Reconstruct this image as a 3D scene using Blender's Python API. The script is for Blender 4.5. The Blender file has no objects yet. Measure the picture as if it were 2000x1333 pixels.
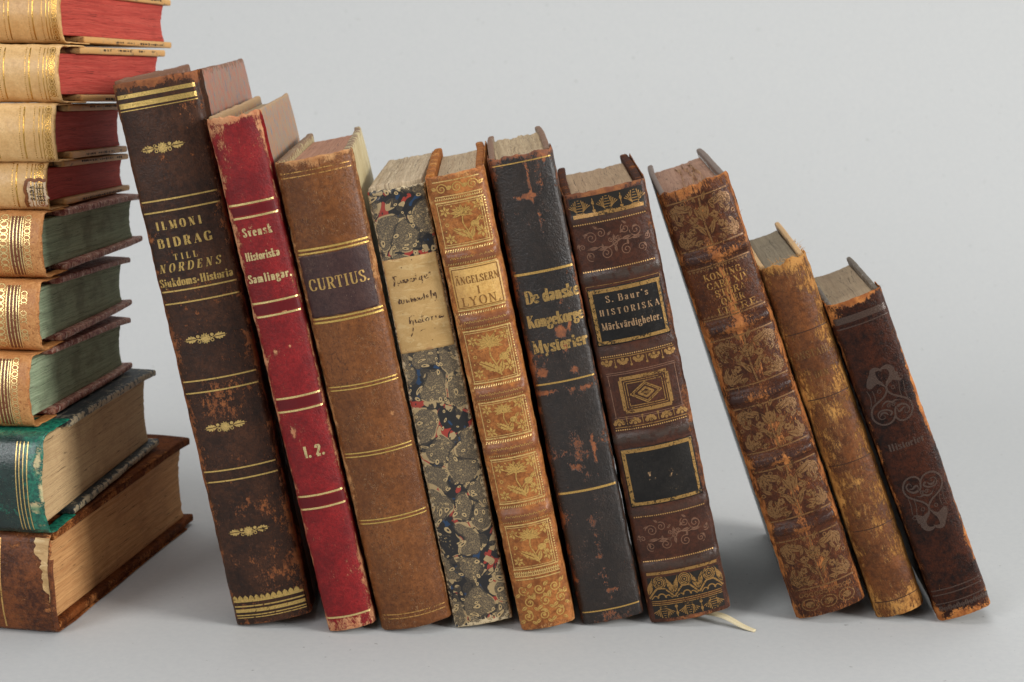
import bpy, math
import numpy as np
from mathutils import Matrix, Vector
sc = bpy.context.scene
COL = sc.collection
# ------------------------------------------------------------------ camera, world, lamps, exposure
R = math.radians
cam = bpy.data.cameras.new('camera'); camo = bpy.data.objects.new('camera', cam); COL.objects.link(camo)
camo.location = (0, 0, 0.2596); camo.rotation_euler = (R(90 - 11.8815), 0, 0)
cam.sensor_width = 36; cam.lens = 57.30; cam.clip_start = 0.01; cam.clip_end = 50
cam.dof.use_dof = True; cam.dof.focus_distance = 0.655; cam.dof.aperture_fstop = 20
sc.camera = camo
w = bpy.data.worlds.new('World'); sc.world = w; w.use_nodes = True
w.node_tree.nodes['Background'].inputs[0].default_value = (1.0, 1.0, 1.02, 1)
w.node_tree.nodes['Background'].inputs[1].default_value = 0.15


def area(name, loc, target, size, power, col=(1, 1, 1), sy=None):
    l = bpy.data.lights.new(name, 'AREA'); l.energy = power; l.size = size; l.color = col
    l.shape = 'RECTANGLE'; l.size_y = sy or size
    o = bpy.data.objects.new(name, l); COL.objects.link(o); o.location = loc
    o.rotation_euler = (Vector(target) - Vector(loc)).to_track_quat('-Z', 'Y').to_euler()
    return o


area('key_softbox', (2.0, -0.15, 0.85), (0, 0.66, 0.1), 0.75, 52, (1, 0.985, 0.955), 0.75)
area('fill_softbox', (-1.25, -0.8, 0.9), (0, 0.7, 0.1), 0.8, 21, (0.985, 0.992, 1))
area('top_softbox', (-0.1, 0.8, 1.7), (-0.05, 0.8, 0.0), 1.4, 14.5, (0.985, 0.992, 1), 1.0)
sc.view_settings.view_transform = 'Standard'; sc.view_settings.look = 'None'
sc.view_settings.exposure = 0; sc.view_settings.gamma = 1
sc.cycles.max_bounces = 8; sc.cycles.use_denoising = True

# ------------------------------------------------------------------ small helpers


def S(r, g, b, k=1.0):
    def f(c):
        c /= 255.0
        return k * (c / 12.92 if c <= 0.04045 else ((c + 0.055) / 1.055) ** 2.4)
    return (f(r), f(g), f(b), 1)


def _h(ix, iy, seed):
    n = (ix * 374761393 + iy * 668265263 + seed * 1442695041) & 0xFFFFFFFF
    n = ((n ^ (n >> 13)) * 1274126177) & 0xFFFFFFFF
    n = n ^ (n >> 16)
    return (n & 0xFFFF) / 65535.0


def vnoise(x, y, seed=0):
    """value noise, -1..1, arrays"""
    x = np.asarray(x, float); y = np.asarray(y, float)
    x, y = np.broadcast_arrays(x, y)
    ix = np.floor(x).astype(np.int64); iy = np.floor(y).astype(np.int64)
    fx = x - ix; fy = y - iy
    fx = fx * fx * (3 - 2 * fx); fy = fy * fy * (3 - 2 * fy)
    a = _h(ix, iy, seed); b = _h(ix + 1, iy, seed); c = _h(ix, iy + 1, seed); d = _h(ix + 1, iy + 1, seed)
    return 2 * ((a * (1 - fx) + b * fx) * (1 - fy) + (c * (1 - fx) + d * fx) * fy) - 1


def fbm(x, y, seed=0, o=3):
    s = 0; a = .5
    for k in range(o):
        s = s + a * vnoise(np.asarray(x) * 2 ** k, np.asarray(y) * 2 ** k, seed + 17 * k); a *= .5
    return s


def obj(name, verts, faces, m, parent=None, attrs=None, smooth=True):
    me = bpy.data.meshes.new(name)
    v = (np.asarray(verts, float) * .001)
    me.from_pydata(v.tolist(), [], [list(map(int, f)) for f in faces])
    if attrs:
        for k, a in attrs.items():
            at = me.attributes.new(k, 'FLOAT', 'POINT'); at.data.foreach_set('value', np.asarray(a, np.float32))
    if smooth: me.polygons.foreach_set('use_smooth', [True] * len(me.polygons))
    me.materials.append(m); me.update()
    o = bpy.data.objects.new(name, me); COL.objects.link(o)
    if parent: o.parent = parent
    return o


# ------------------------------------------------------------------ node helpers
class NT:
    def __init__(s, name):
        s.m = bpy.data.materials.new(name); s.m.use_nodes = True
        s.t = s.m.node_tree; s.n = s.t.nodes; s.b = s.n['Principled BSDF']
        s.co = None

    def new(s, t, **k):
        n = s.n.new(t)
        for a, v in k.items(): setattr(n, a, v)
        return n

    def put(s, sock, v):
        if isinstance(v, bpy.types.NodeSocket): s.t.links.new(v, sock)
        else: sock.default_value = v

    def coord(s, seed=0):
        if s.co is None:
            tc = s.new('ShaderNodeTexCoord'); s.co = s.map(tc.outputs['Object'], (1000,) * 3, (seed * 37.1, seed * 11.7, seed * 23.3))
        return s.co

    def map(s, v, scale=(1, 1, 1), loc=(0, 0, 0), rot=(0, 0, 0)):
        m = s.new('ShaderNodeMapping'); s.put(m.inputs[0], v)
        m.inputs['Scale'].default_value = scale; m.inputs['Location'].default_value = loc; m.inputs['Rotation'].default_value = rot
        return m.outputs[0]

    def noise(s, v, scale, detail=3, rough=.55, dist=0., col=False):
        n = s.new('ShaderNodeTexNoise'); s.put(n.inputs['Vector'], v)
        n.inputs['Scale'].default_value = scale; n.inputs['Detail'].default_value = detail
        n.inputs['Roughness'].default_value = rough; n.inputs['Distortion'].default_value = dist
        return n.outputs['Color' if col else 'Fac']

    def vor(s, v, scale, feat='F1', out='Distance', rnd=1, dim='3D'):
        n = s.new('ShaderNodeTexVoronoi'); n.voronoi_dimensions = dim; n.feature = feat; s.put(n.inputs['Vector'], v)
        n.inputs['Scale'].default_value = scale; n.inputs['Randomness'].default_value = rnd
        return n.outputs[out]

    def op(s, o, a, b=0., c=0.):
        n = s.new('ShaderNodeMath', operation=o)
        for i, v in enumerate((a, b, c)): s.put(n.inputs[i], v)
        return n.outputs[0]

    def step(s, x, lo, hi):
        n = s.new('ShaderNodeMapRange'); n.interpolation_type = 'SMOOTHSTEP'
        s.put(n.inputs[0], x); n.inputs[1].default_value = lo; n.inputs[2].default_value = hi
        return n.outputs[0]

    def mix(s, f, a, b):
        n = s.new('ShaderNodeMix', data_type='RGBA'); s.put(n.inputs[0], f); s.put(n.inputs[6], a); s.put(n.inputs[7], b)
        return n.outputs[2]

    def attr(s, name):
        n = s.new('ShaderNodeAttribute', attribute_name=name); return n.outputs['Fac']

    def xyz(s, v):
        n = s.new('ShaderNodeSeparateXYZ'); s.put(n.inputs[0], v); return n.outputs

    def bump(s, h, dist, strength=1.):
        n = s.new('ShaderNodeBump'); s.put(n.inputs['Height'], h); n.inputs['Distance'].default_value = dist * .001
        n.inputs['Strength'].default_value = strength
        s.t.links.new(n.outputs[0], s.b.inputs['Normal'])

    def out(s, col, rough, metal=0., spec=.5, alpha=None):
        s.put(s.b.inputs['Base Color'], col); s.put(s.b.inputs['Roughness'], rough)
        s.put(s.b.inputs['Metallic'], metal); s.b.inputs['Specular IOR Level'].default_value = spec
        if alpha is not None: s.put(s.b.inputs['Alpha'], alpha)
        return s.m


def leather(name, dark, mid, wear, wear2=None, seed=1, ke=1., kr=1., kc=.9, base=0., scr=.5, grain=1., gs=1.05,
            rough=.42, spots=None, band=None, wscale=.38, stretch=.6, spec=.26, coarse=.07, crack=0., hair=0., fleck=.45, soft=0.):
    n = NT(name); co = n.coord(seed)
    wear2 = wear2 or wear
    a = n.noise(co, coarse, 4, .6); b = n.noise(co, .5, 6, .68)
    f = n.op('ADD', n.op('MULTIPLY', a, .55), n.op('MULTIPLY', b, .6))
    col = n.mix(n.step(f, .42, .74), dark, mid)
    fine = n.noise(co, 1.35, 4, .7)
    col = n.mix(n.op('MULTIPLY', n.step(fine, .47, .68), .55), col, tuple(q * .75 for q in dark[:3]) + (1,))
    if hair:                                   # short oblique strokes of the calf's hair side
        hv = n.map(co, (1.9, 1.9, .35), rot=(0, R(38), 0)); hh = n.noise(hv, .9, 3, .6)
        col = n.mix(n.op('MULTIPLY', n.step(hh, .5, .75), hair), col, dark)
    if spots:
        sp = n.step(n.op('ADD', n.noise(co, .8, 3, .6), n.op('MULTIPLY', n.noise(co, .06, 1), .35)), .78, .88)
        col = n.mix(n.op('MULTIPLY', sp, .6), col, spots)
    if band:
        bd = n.op('MULTIPLY', n.attr('band'), n.step(n.noise(co, .3, 4, .6), .3, .5)); col = n.mix(n.op('MULTIPLY', bd, .8), col, band)
    wv = n.map(co, (1, 1, stretch))
    c = n.op('ADD', n.op('MULTIPLY', n.noise(wv, wscale, 8, .72, .2), .55), n.op('MULTIPLY', n.noise(wv, wscale * 4.2, 5, .75), .45))
    c = n.op('ADD', c, n.op('MULTIPLY', n.op('SUBTRACT', n.noise(co, .07, 3, .6), .5), .5))
    wsum = n.op('ADD', n.op('MULTIPLY', n.attr('edge'), ke * 1.2), n.op('MULTIPLY', n.attr('rub'), kr))
    wsum = n.op('ADD', wsum, n.op('MULTIPLY', n.op('SUBTRACT', c, .5), kc * 3.2))
    wsum = n.op('ADD', wsum, base - .02)
    wr = n.step(wsum, .42 - soft, .62 + soft)
    # scuffs and scratches
    s1 = n.noise(n.map(co, (.9, .9, .12), rot=(0, R(24), 0)), 1.3, 4, .7)
    s2 = n.noise(n.map(co, (.16, .16, 1.), rot=(0, R(-20), 0)), .9, 4, .7)
    patch = n.step(n.noise(co, .05, 2), .42, .62)
    sc_ = n.op('MULTIPLY', n.op('MAXIMUM', n.step(s1, .66, .76), n.step(s2, .68, .78)), n.op('MULTIPLY', patch, scr))
    wcol = n.mix(n.step(n.noise(co, .22, 4, .6), .38, .62), wear, wear2)
    wcol = n.mix(n.op('MULTIPLY', n.step(fine, .52, .7), .4), wcol, mid)
    fl = n.step(n.op('ADD', n.noise(n.map(co, (1, 1, .55)), 2.1, 6, .78), n.op('MULTIPLY', n.noise(co, .09, 3), .45)), .86, .96)
    wa = n.op('MINIMUM', n.op('ADD', n.op('ADD', n.op('MULTIPLY', wr, .93), sc_), n.op('MULTIPLY', fl, fleck)), 1.)
    col = n.mix(wa, col, wcol)
    h = n.op('ADD', n.op('MULTIPLY', b, .55), n.op('MULTIPLY', n.noise(co, gs, 4, .65), .5 * grain))
    if crack:
        cv = n.map(co, (1., 1., .32)); wob = n.new('ShaderNodeVectorMath', operation='ADD')
        n.put(wob.inputs[0], cv); nz = n.new('ShaderNodeVectorMath', operation='SCALE'); n.put(nz.inputs[0], n.noise(co, .5, 3, .6, 0, True)); nz.inputs['Scale'].default_value = 1.6
        n.put(wob.inputs[1], nz.outputs[0])
        dd = n.vor(wob.outputs[0], .8, 'DISTANCE_TO_EDGE'); cr = n.op('MULTIPLY', n.op('SUBTRACT', 1., n.step(dd, .01, .06)), n.op('MULTIPLY', n.step(n.noise(co, .09, 3), .45, .6), n.step(n.noise(co, .9, 3), .45, .6)))
        h = n.op('SUBTRACT', h, n.op('MULTIPLY', cr, .8)); col = n.mix(n.op('MULTIPLY', cr, crack), col, wear)
    h = n.op('SUBTRACT', h, n.op('MULTIPLY', wa, .45))
    n.bump(h, .34)
    ro = n.op('ADD', n.op('MULTIPLY', wa, .3), n.op('ADD', rough - .12, n.op('MULTIPLY', a, .25)))
    sd = n.attr('side'); ro = n.op('SUBTRACT', ro, n.op('MULTIPLY', n.attr('band'), .1)); ro = n.op('MULTIPLY_ADD', sd, .3, ro)
    m = n.out(col, ro, 0., spec); n.put(n.b.inputs['Specular IOR Level'], n.op('MULTIPLY', n.op('SUBTRACT', 1., n.op('MULTIPLY', sd, .9)), spec))
    return m


def gilt(name, col, wear=.4, rough=.34, metal=.75, seed=3, scale=.8, soft=.1, dark=None):
    n = NT(name); co = n.coord(seed)
    f = n.op('ADD', n.op('MULTIPLY', n.noise(co, scale, 5, .7), .65), n.op('MULTIPLY', n.noise(co, .13, 3), .35))
    al = n.step(f, wear - soft / 2 - .02, wear + soft / 2)
    g = n.noise(co, 3., 3, .6)
    dark = dark or tuple(c * .6 for c in col[:3]) + (1,)
    c = n.mix(n.step(g, .35, .65), dark, col)
    n.bump(n.noise(co, 1.1, 4, .7), .16)
    return n.out(c, rough, metal, .5, al)


def pages(name, c1, c2, dark, seed=1, axis='x', line=1., speck=0., speckc=None, rough=.8, dirt=.4):
    n = NT(name); co = n.coord(seed); pg = n.attr('pg')
    cv = n.new('ShaderNodeCombineXYZ'); x = n.xyz(co)
    wob = n.op('MULTIPLY', n.op('SUBTRACT', n.noise(co, .05, 3), .5), 2.2)
    n.put(cv.inputs[0], n.op('ADD', pg, wob)); n.put(cv.inputs[1], n.op('MULTIPLY', x[1], .018)); n.put(cv.inputs[2], n.op('MULTIPLY', x[2], .02))
    l1 = n.noise(cv.outputs[0], 1.1, 3, .7); l2 = n.noise(cv.outputs[0], 4.2, 2, .7)
    col = n.mix(n.step(l1, .35, .66), c1, c2)
    col = n.mix(n.op('MULTIPLY', n.step(l2, .5, .72), min(.8, .7 * line)), col, dark)
    col = n.mix(n.op('MULTIPLY', n.step(n.noise(co, .06, 5, .65), .45, .72), dirt), col, dark)
    gp = n.op('ABSOLUTE', n.op('SUBTRACT', n.noise(cv.outputs[0], .55, 2, .5), .5)); col = n.mix(n.op('MULTIPLY', n.op('SUBTRACT', 1., n.step(gp, .002, .008)), .75), col, tuple(q * .35 for q in dark[:3]) + (1,))
    if speck:
        s = n.noise(n.map(co, (1, .4, 1)), 1.9, 3, .7); col = n.mix(n.op('MULTIPLY', n.step(s, .52, .66), speck), col, speckc)
    n.bump(n.op('ADD', l2, n.op('MULTIPLY', l1, .6)), .13 * line)
    return n.out(col, rough, 0., .25)


def paper(name, c1, c2, c3, seed=1, rough=.6, sc_=.25, stretch=(1, .35, 1), wear=None, kw=1.):
    n = NT(name); co = n.coord(seed); v = n.map(co, stretch)
    a = n.noise(v, sc_, 5, .65, .8); b = n.noise(n.map(v, (1, 1, 1), (41, 7, 13)), sc_ * 1.3, 5, .65, .8)
    col = n.mix(n.step(a, .46, .56), c1, c2); col = n.mix(n.step(b, .54, .62), col, c3)
    g = n.noise(co, 2.2, 3, .6); col = n.mix(n.op('MULTIPLY', n.step(g, .5, .75), .3), col, tuple(x * .55 for x in c1[:3]) + (1,))
    if wear:
        e = n.op('ADD', n.op('MULTIPLY', n.attr('edge'), kw), n.op('MULTIPLY', n.op('SUBTRACT', n.noise(co, .35, 6, .7), .5), 2.6))
        col = n.mix(n.step(e, .4, .6), col, wear)
    n.bump(n.noise(co, 1.2, 4, .6), .1)
    return n.out(col, rough, 0., .35)


def ink(name, c, wear=.4, seed=2, rough=.7, scale=.9):
    n = NT(name); co = n.coord(seed)
    al = n.step(n.noise(co, scale, 4, .7), wear - .06, wear + .08)
    return n.out(c, rough, 0., .3, al)


def shell_marble(name, seed=4):
    """stone-pattern marbled paper: big olive pebbles, black veins with red and blue, ringed dots"""
    n = NT(name); co = n.coord(seed); x = n.xyz(co)
    cv = n.new('ShaderNodeCombineXYZ'); n.put(cv.inputs[0], x[0]); n.put(cv.inputs[1], x[2])
    nz = n.new('ShaderNodeVectorMath', operation='SCALE'); n.put(nz.inputs[0], n.noise(cv.outputs[0], .085, 1, .5, 0, True)); nz.inputs['Scale'].default_value = 11.
    ad = n.new('ShaderNodeVectorMath', operation='ADD'); n.put(ad.inputs[0], cv.outputs[0]); n.put(ad.inputs[1], nz.outputs[0])
    p = n.map(ad.outputs[0], (1, .78, 1))
    d = n.vor(p, .088, 'DISTANCE_TO_EDGE', dim='2D'); cid = n.xyz(n.vor(p, .088, 'F1', 'Color', dim='2D'))
    tan = S(178, 152, 108); oliv = S(116, 100, 76); oliv2 = S(72, 63, 52); blk = S(34, 32, 32)
    sp = n.noise(co, 3.4, 2, .6)
    peb = n.mix(n.step(sp, .44, .6), oliv2, oliv)
    peb = n.mix(n.op('MULTIPLY', n.step(n.noise(co, 1.9, 3, .6), .56, .66), .6), peb, tan)
    peb = n.mix(n.op('GREATER_THAN', cid[0], .88), peb, blk)
    # ringed dots
    q = n.map(ad.outputs[0], (1, 1, 1), (5.3, 2.1, 0)); rd = n.vor(q, .3, dim='2D'); rid = n.xyz(n.vor(q, .3, 'F1', 'Color', dim='2D'))
    has = n.op('GREATER_THAN', rid[0], .5); rad = n.op('ADD', .14, n.op('MULTIPLY', rid[1], .17))
    rel = n.op('DIVIDE', rd, rad)
    q2 = n.map(ad.outputs[0], (1, 1, 1), (1.3, 9.1, 0)); rd2 = n.vor(q2, .95, dim='2D'); rid2 = n.xyz(n.vor(q2, .95, 'F1', 'Color', dim='2D'))
    inm = n.step(d, .2, .42); has2 = n.op('MULTIPLY', n.op('GREATER_THAN', rid2[0], .55), inm)
    veinw = n.op('ADD', -.075, n.op('MULTIPLY', n.noise(p, .11, 2), .2)); f1 = n.vor(p, .088, dim='2D')
    d = n.op('MINIMUM', d, n.op('MULTIPLY', n.op('SUBTRACT', .56, f1), .9)); vein = n.step(n.op('SUBTRACT', veinw, d), -.012, .02)
    p2 = n.map(ad.outputs[0], (1, .85, 1), (3.7, 6.1, 0)); g1 = n.vor(p2, .24, dim='2D'); g2 = n.vor(p2, .24, 'DISTANCE_TO_EDGE', dim='2D'); gid = n.xyz(n.vor(p2, .24, 'F1', 'Color', dim='2D'))
    small = n.op('MULTIPLY', n.op('MULTIPLY', n.step(n.op('SUBTRACT', .46, g1), 0., .03), n.step(g2, .05, .08)), n.op('GREATER_THAN', gid[0], .3))
    vein = n.op('MULTIPLY', vein, n.op('SUBTRACT', 1., small))
    hue = n.noise(n.map(cv.outputs[0], (1, 1, 1), (3, 8, 1)), .13, 2, .5, 1.2)
    vc = n.mix(n.step(hue, .58, .60), blk, S(150, 54, 42)); vc = n.mix(n.step(hue, .385, .365), vc, S(32, 56, 84))
    vc = n.mix(n.step(n.noise(co, .5, 3), .62, .66), vc, blk)
    col = n.mix(vein, peb, vc)
    rim = n.op('MULTIPLY', n.step(n.op('SUBTRACT', n.op('ADD', veinw, .035), d), -.01, .012), n.op('SUBTRACT', 1., vein))
    col = n.mix(n.op('MULTIPLY', rim, .75), col, n.mix(n.step(hue, .5, .52), blk, tan))
    halo = n.op('MULTIPLY', n.op('MULTIPLY', n.op('LESS_THAN', rel, 1.), n.op('GREATER_THAN', rel, .38)), has)
    dot = n.op('MULTIPLY', n.op('LESS_THAN', rel, .38), has)
    col = n.mix(n.op('MULTIPLY', n.step(rel, 1.35, 1.2), n.op('MULTIPLY', has, .5)), col, blk)
    col = n.mix(n.op('MULTIPLY', halo, .92), col, tan); col = n.mix(dot, col, blk)
    col = n.mix(n.op('MULTIPLY', n.op('MULTIPLY', n.op('LESS_THAN', rd2, .3), n.op('GREATER_THAN', rd2, .13)), has2), col, tan)
    col = n.mix(n.op('MULTIPLY', n.op('LESS_THAN', rd2, .13), has2), col, blk)
    wv = n.op('ADD', n.op('MULTIPLY', n.attr('edge'), .62), n.op('MULTIPLY', n.op('SUBTRACT', n.noise(co, .55, 7, .75), .5), 2.3))
    wv = n.op('ADD', wv, n.op('MULTIPLY', n.attr('rub'), .5))
    wr = n.step(wv, .5, .66); col = n.mix(wr, col, S(196, 176, 140))
    n.bump(n.op('ADD', n.op('MULTIPLY', sp, .4), n.noise(co, .7, 4)), .1)
    return n.out(col, n.op('ADD', .38, n.op('MULTIPLY', wr, .35)), 0., .45)


# ------------------------------------------------------------------ the setting: one sheet of grey studio paper swept up behind
def backdrop():
    n = NT('grey_studio_paper'); co = n.coord(1)
    c = n.mix(n.step(n.noise(co, .35, 5, .7), .3, .7), S(181, 182.5, 182.5), S(186, 187, 186))
    c = n.mix(n.op('MULTIPLY', n.step(n.noise(co, .045, 7, .75), .69, .75), .35), c, S(150, 148, 148))
    c = n.mix(n.op('MULTIPLY', n.step(n.noise(co, .3, 2, .5), .72, .76), .5), c, S(120, 116, 112))
    n.bump(n.noise(co, .9, 3, .6), .05, .5)
    m = n.out(c, .85, 0., .2)
    prof = [(-900, 0), (-300, 0), (200, 0), (600, 0), (900, 0)]
    for a in range(0, 91, 6): prof.append((1000 + 600 * math.sin(R(a)), 600 - 600 * math.cos(R(a))))
    prof += [(1600, 1200), (1600, 2200)]
    xs = np.linspace(-2200, 2200, 12); v = []; f = []
    for y, z in prof:
        for x in xs: v.append((x, y, z))
    k = len(xs)
    for i in range(len(prof) - 1):
        for j in range(k - 1): f.append((i * k + j, i * k + j + 1, (i + 1) * k + j + 1, (i + 1) * k + j))
    o = obj('backdrop', v, f, m); o['kind'] = 'structure'
    return o


backdrop()


# ------------------------------------------------------------------ book builder
class Book:
    """local millimetres: x across the thickness, y from the spine backwards, z from tail to head"""
    def __init__(s, name, label, group, H, T, D, bf=1., wt=1., sag=3., r=2., bands=(), bandh=1.3, bandw=2.6, seed=1, uneven=.35, jag=.3, rubs=(), jagtop=None):
        s.H, s.T, s.D, s.bf, s.wt, s.s, s.r = H, T, D, bf, wt, sag, r
        s.bands, s.bandh, s.bandw, s.seed, s.uneven, s.jag, s.rubs = bands, bandh, bandw, seed, uneven, jag, rubs
        s.jagtop = jag if jagtop is None else jagtop
        s.root = bpy.data.objects.new(name, None); COL.objects.link(s.root)
        s.root.empty_display_size = .02
        s.root['label'] = label; s.root['category'] = 'book'; s.root['group'] = group
        s.layer = 0

    def warp(s, P):
        P = np.array(P, float)
        P[:, 0] *= (1 + (s.wt - 1) * np.clip(P[:, 2] / s.H, 0, 1)) * (1 + (s.bf - 1) * np.clip(P[:, 1] / s.D, 0, 1))
        return P

    def bandf(s, v):
        o = np.zeros_like(np.asarray(v, float))
        for b in s.bands:
            bb, hh = b if isinstance(b, tuple) else (b, 1.)
            o = np.maximum(o, hh * np.exp(-np.abs((v - bb) / s.bandw) ** 3.2))
        return o

    def f(s, u, v):
        u = np.asarray(u, float); v = np.asarray(v, float)
        h = s.T / 2; a = np.minimum(np.abs(u), h)
        y = -s.s * (1 - (a / h) ** 2)
        c = np.clip(a - (h - s.r), 0, s.r)
        y = y + s.r - np.sqrt(np.maximum(s.r ** 2 - c ** 2, 0))
        fade = np.clip((h - a) / 2.2, 0, 1) ** .5
        y = y - s.bandh * s.bandf(v) * fade
        y = y + s.uneven * fbm(u * .09 + 3, v * .06, s.seed, 3)
        return y

    def surf(s, uv, off=.07):
        uv = np.asarray(uv, float)
        P = np.stack([uv[:, 0], s.f(uv[:, 0], uv[:, 1]) - off, uv[:, 1]], 1)
        return s.warp(P)

    def rubf(s, u, v):
        o = np.zeros_like(u)
        for (ru, rv, su, sv, k) in s.rubs:
            o = np.maximum(o, k * np.exp(-((u - ru) / su) ** 2 - ((v - rv) / sv) ** 2))
        return o

    def spine(s, m, lw=14, name='spine'):
        h = s.T / 2
        us = np.concatenate([np.linspace(0, h - s.r, 22)[:-1], h - s.r + s.r * np.sin(np.linspace(0, math.pi / 2, 7))])
        us = np.concatenate([-us[::-1], us[1:]])
        ys = np.linspace(0, 1, 7)[1:] ** 1.3 * (lw - s.r) + s.r
        nf, ns = len(us), len(ys); n = nf + 2 * ns
        U = np.concatenate([np.full(ns, -h), us, np.full(ns, h)]); side = np.array([-1] * ns + [0] * nf + [1] * ns)
        YS = np.concatenate([ys[::-1], np.zeros(nf), ys])
        run = np.concatenate([-h - ys[::-1], us, h + ys])
        zt = s.H - .3 + s.jagtop * (1.6 * fbm(run * .35, 1.5, s.seed + 5, 4))
        zb = .15 + np.abs(s.jag * .8 * fbm(run * .35, 7.5, s.seed + 9, 4)) * (np.abs(U) < h - .2)
        rows = []
        nr = max(60, int(s.H / .9))
        for t in np.linspace(0, 1, nr): rows.append((zb + .5 + t * (zt - zb - 1.3), 0.))
        rim = [(-.25, .22), (0., .7), (-.2, 1.3), (-.9, 1.6), (-5, 1.7)]
        top = [(zt + a, i) for a, i in rim]
        bot = [(zb + a, i) for a, i in ((5, 1.7), (.6, 1.5), (.1, 1.1), (.02, .6), (.2, .2))]
        allr = bot + rows + top
        P = []; E = []; B = []; Rb = []
        for z, ins in allr:
            y = np.where(side == 0, s.f(U, z), YS)
            nrm = 1 + 0 * U
            lip = .16 * fbm(z * .3, run * .3, s.seed + 2, 2)
            x = np.where(side == 0, U, side * (h + .12 + lip * .8 + .2 * np.exp(-((YS - s.r) / 3.) ** 2)))
            near = np.clip((np.abs(U) - (h - s.r)) / s.r, 0, 1)
            x = x + np.sign(U) * near * .32 * fbm(z * .22, np.sign(U) * 5, s.seed + 3, 4)
            y = y + np.where(side == 0, ins, 0) * (1 - .6 * near)
            x = x - np.sign(U) * np.where(side != 0, ins * .4, ins * .4 * near)
            # french groove
            x = x - side * .35 * np.exp(-((YS - s.r - 4.5) / 1.6) ** 2)
            P.append(np.stack([x, y, z + 0 * U], 1))
            e1 = np.where(side == 0, np.exp(-(h - np.abs(U)) / 1.5), np.exp(-(YS - s.r) / 1.8))
            e = np.maximum(e1, np.maximum(np.exp(-np.maximum(zt - z, 0) / 2.2), np.exp(-np.maximum(z - zb, 0) / 1.8)))
            bd = s.bandf(z)
            E.append(np.maximum(e, .25 * bd)); B.append(np.where(side == 0, bd, 0)); Rb.append(s.rubf(np.where(side == 0, U, side * h), z + 0 * U))
        P = np.concatenate(P); nrw = len(allr)
        F = []
        for i in range(nrw - 1):
            for j in range(n - 1): F.append((i * n + j, i * n + j + 1, (i + 1) * n + j + 1, (i + 1) * n + j))
        o = obj(name, s.warp(P), F, m, s.root, dict(edge=np.concatenate(E), band=np.concatenate(B), rub=np.concatenate(Rb), side=np.tile(np.where(side != 0, 1., 0.), nrw)))
        s.sp = o
        return o

    def grid_box(s, x0, x1, y0, y1, z0, z1, rad, nx, ny, nz, disp=None):
        """rounded box shell as six gridded faces welded at the edges"""
        def axis(a, b, n):
            rr = min(rad, (b - a) / 2.01)
            return np.unique(np.concatenate([[a, a + rr * .3, a + rr], np.linspace(a + rr, b - rr, n), [b - rr, b - rr * .3, b]]).round(5))
        X, Y, Z = axis(x0, x1, nx), axis(y0, y1, ny), axis(z0, z1, nz)
        idx = {}; V = []; F = []

        def vid(i, j, k):
            if (i, j, k) not in idx:
                idx[(i, j, k)] = len(V); V.append((X[i], Y[j], Z[k]))
            return idx[(i, j, k)]
        a, b, c = len(X) - 1, len(Y) - 1, len(Z) - 1
        for i in range(a):
            for j in range(b):
                F.append([vid(i, j, c), vid(i + 1, j, c), vid(i + 1, j + 1, c), vid(i, j + 1, c)])
                F.append([vid(i, j, 0), vid(i, j + 1, 0), vid(i + 1, j + 1, 0), vid(i + 1, j, 0)])
        for i in range(a):
            for k in range(c):
                F.append([vid(i, 0, k), vid(i + 1, 0, k), vid(i + 1, 0, k + 1), vid(i, 0, k + 1)])
                F.append([vid(i, b, k), vid(i, b, k + 1), vid(i + 1, b, k + 1), vid(i + 1, b, k)])
        for j in range(b):
            for k in range(c):
                F.append([vid(0, j, k), vid(0, j, k + 1), vid(0, j + 1, k + 1), vid(0, j + 1, k)])
                F.append([vid(a, j, k), vid(a, j + 1, k), vid(a, j + 1, k + 1), vid(a, j, k + 1)])
        V = np.array(V)
        lo = np.array([x0, y0, z0]); hi = np.array([x1, y1, z1])
        rr = np.minimum(rad, (hi - lo) / 2.01)
        q = np.clip(V, lo + rr, hi - rr); d = V - q; L = np.linalg.norm(d / rr, axis=1, keepdims=True)
        V2 = np.where(L > 1, q + d / np.maximum(L, 1e-6), V)
        return V2, F, V

    def covers(s, m, bt=2.6, m2=None, over=0., y0=None, wob=.35, dents=1., sides=(-1, 1), name='cover', ztop=0., curl=.9, zl=0.):
        """two boards; material m on left and right (m2 for the right if different)"""
        h = s.T / 2 - .45; y0 = s.r + .6 if y0 is None else y0; out = []
        for sd in sides:
            xa, xb = (-h, -h + bt) if sd < 0 else (h - bt, h)
            V, F, V0 = s.grid_box(xa, xb, y0, s.D, .2, s.H - .55 + ztop + (zl if sd < 0 else 0), .9, 2, 40, 60)
            e = np.minimum(np.minimum(s.D - V[:, 1], s.H - V[:, 2]), V[:, 2])
            E = np.exp(-np.maximum(e, 0) / 2.0)
            q = fbm(V[:, 1] * .16, V[:, 2] * .16, s.seed + 31 + sd, 4)
            V[:, 2] += dents * .5 * q * np.exp(-np.maximum(np.minimum(s.H - V[:, 2], 99), 0) / 1.5)
            V[:, 1] += dents * .9 * q * np.exp(-np.maximum(s.D - V[:, 1], 0) / 2.)
            # blunted fore corners
            cz = np.minimum(s.H - V[:, 2], V[:, 2]); cd = (s.D - V[:, 1]) + cz
            V[:, 1] -= np.clip(3. - cd, 0, 3) * .45
            V[:, 2] = np.maximum(V[:, 2], .15)
            V[:, 0] -= sd * curl * np.exp(-(s.D - V[:, 1]) / 9.) * np.exp(-np.maximum(s.H - V[:, 2], 0) / 10.); V[:, 2] += .5 * curl * np.exp(-(s.D - V[:, 1]) / 6.) * np.exp(-np.maximum(s.H - V[:, 2], 0) / 6.)
            V[:, 0] += sd * wob * np.clip(V[:, 1] / s.D, 0, 1) ** 2 * np.cos(V[:, 2] / s.H * 5 + s.seed + sd) * .8
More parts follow.
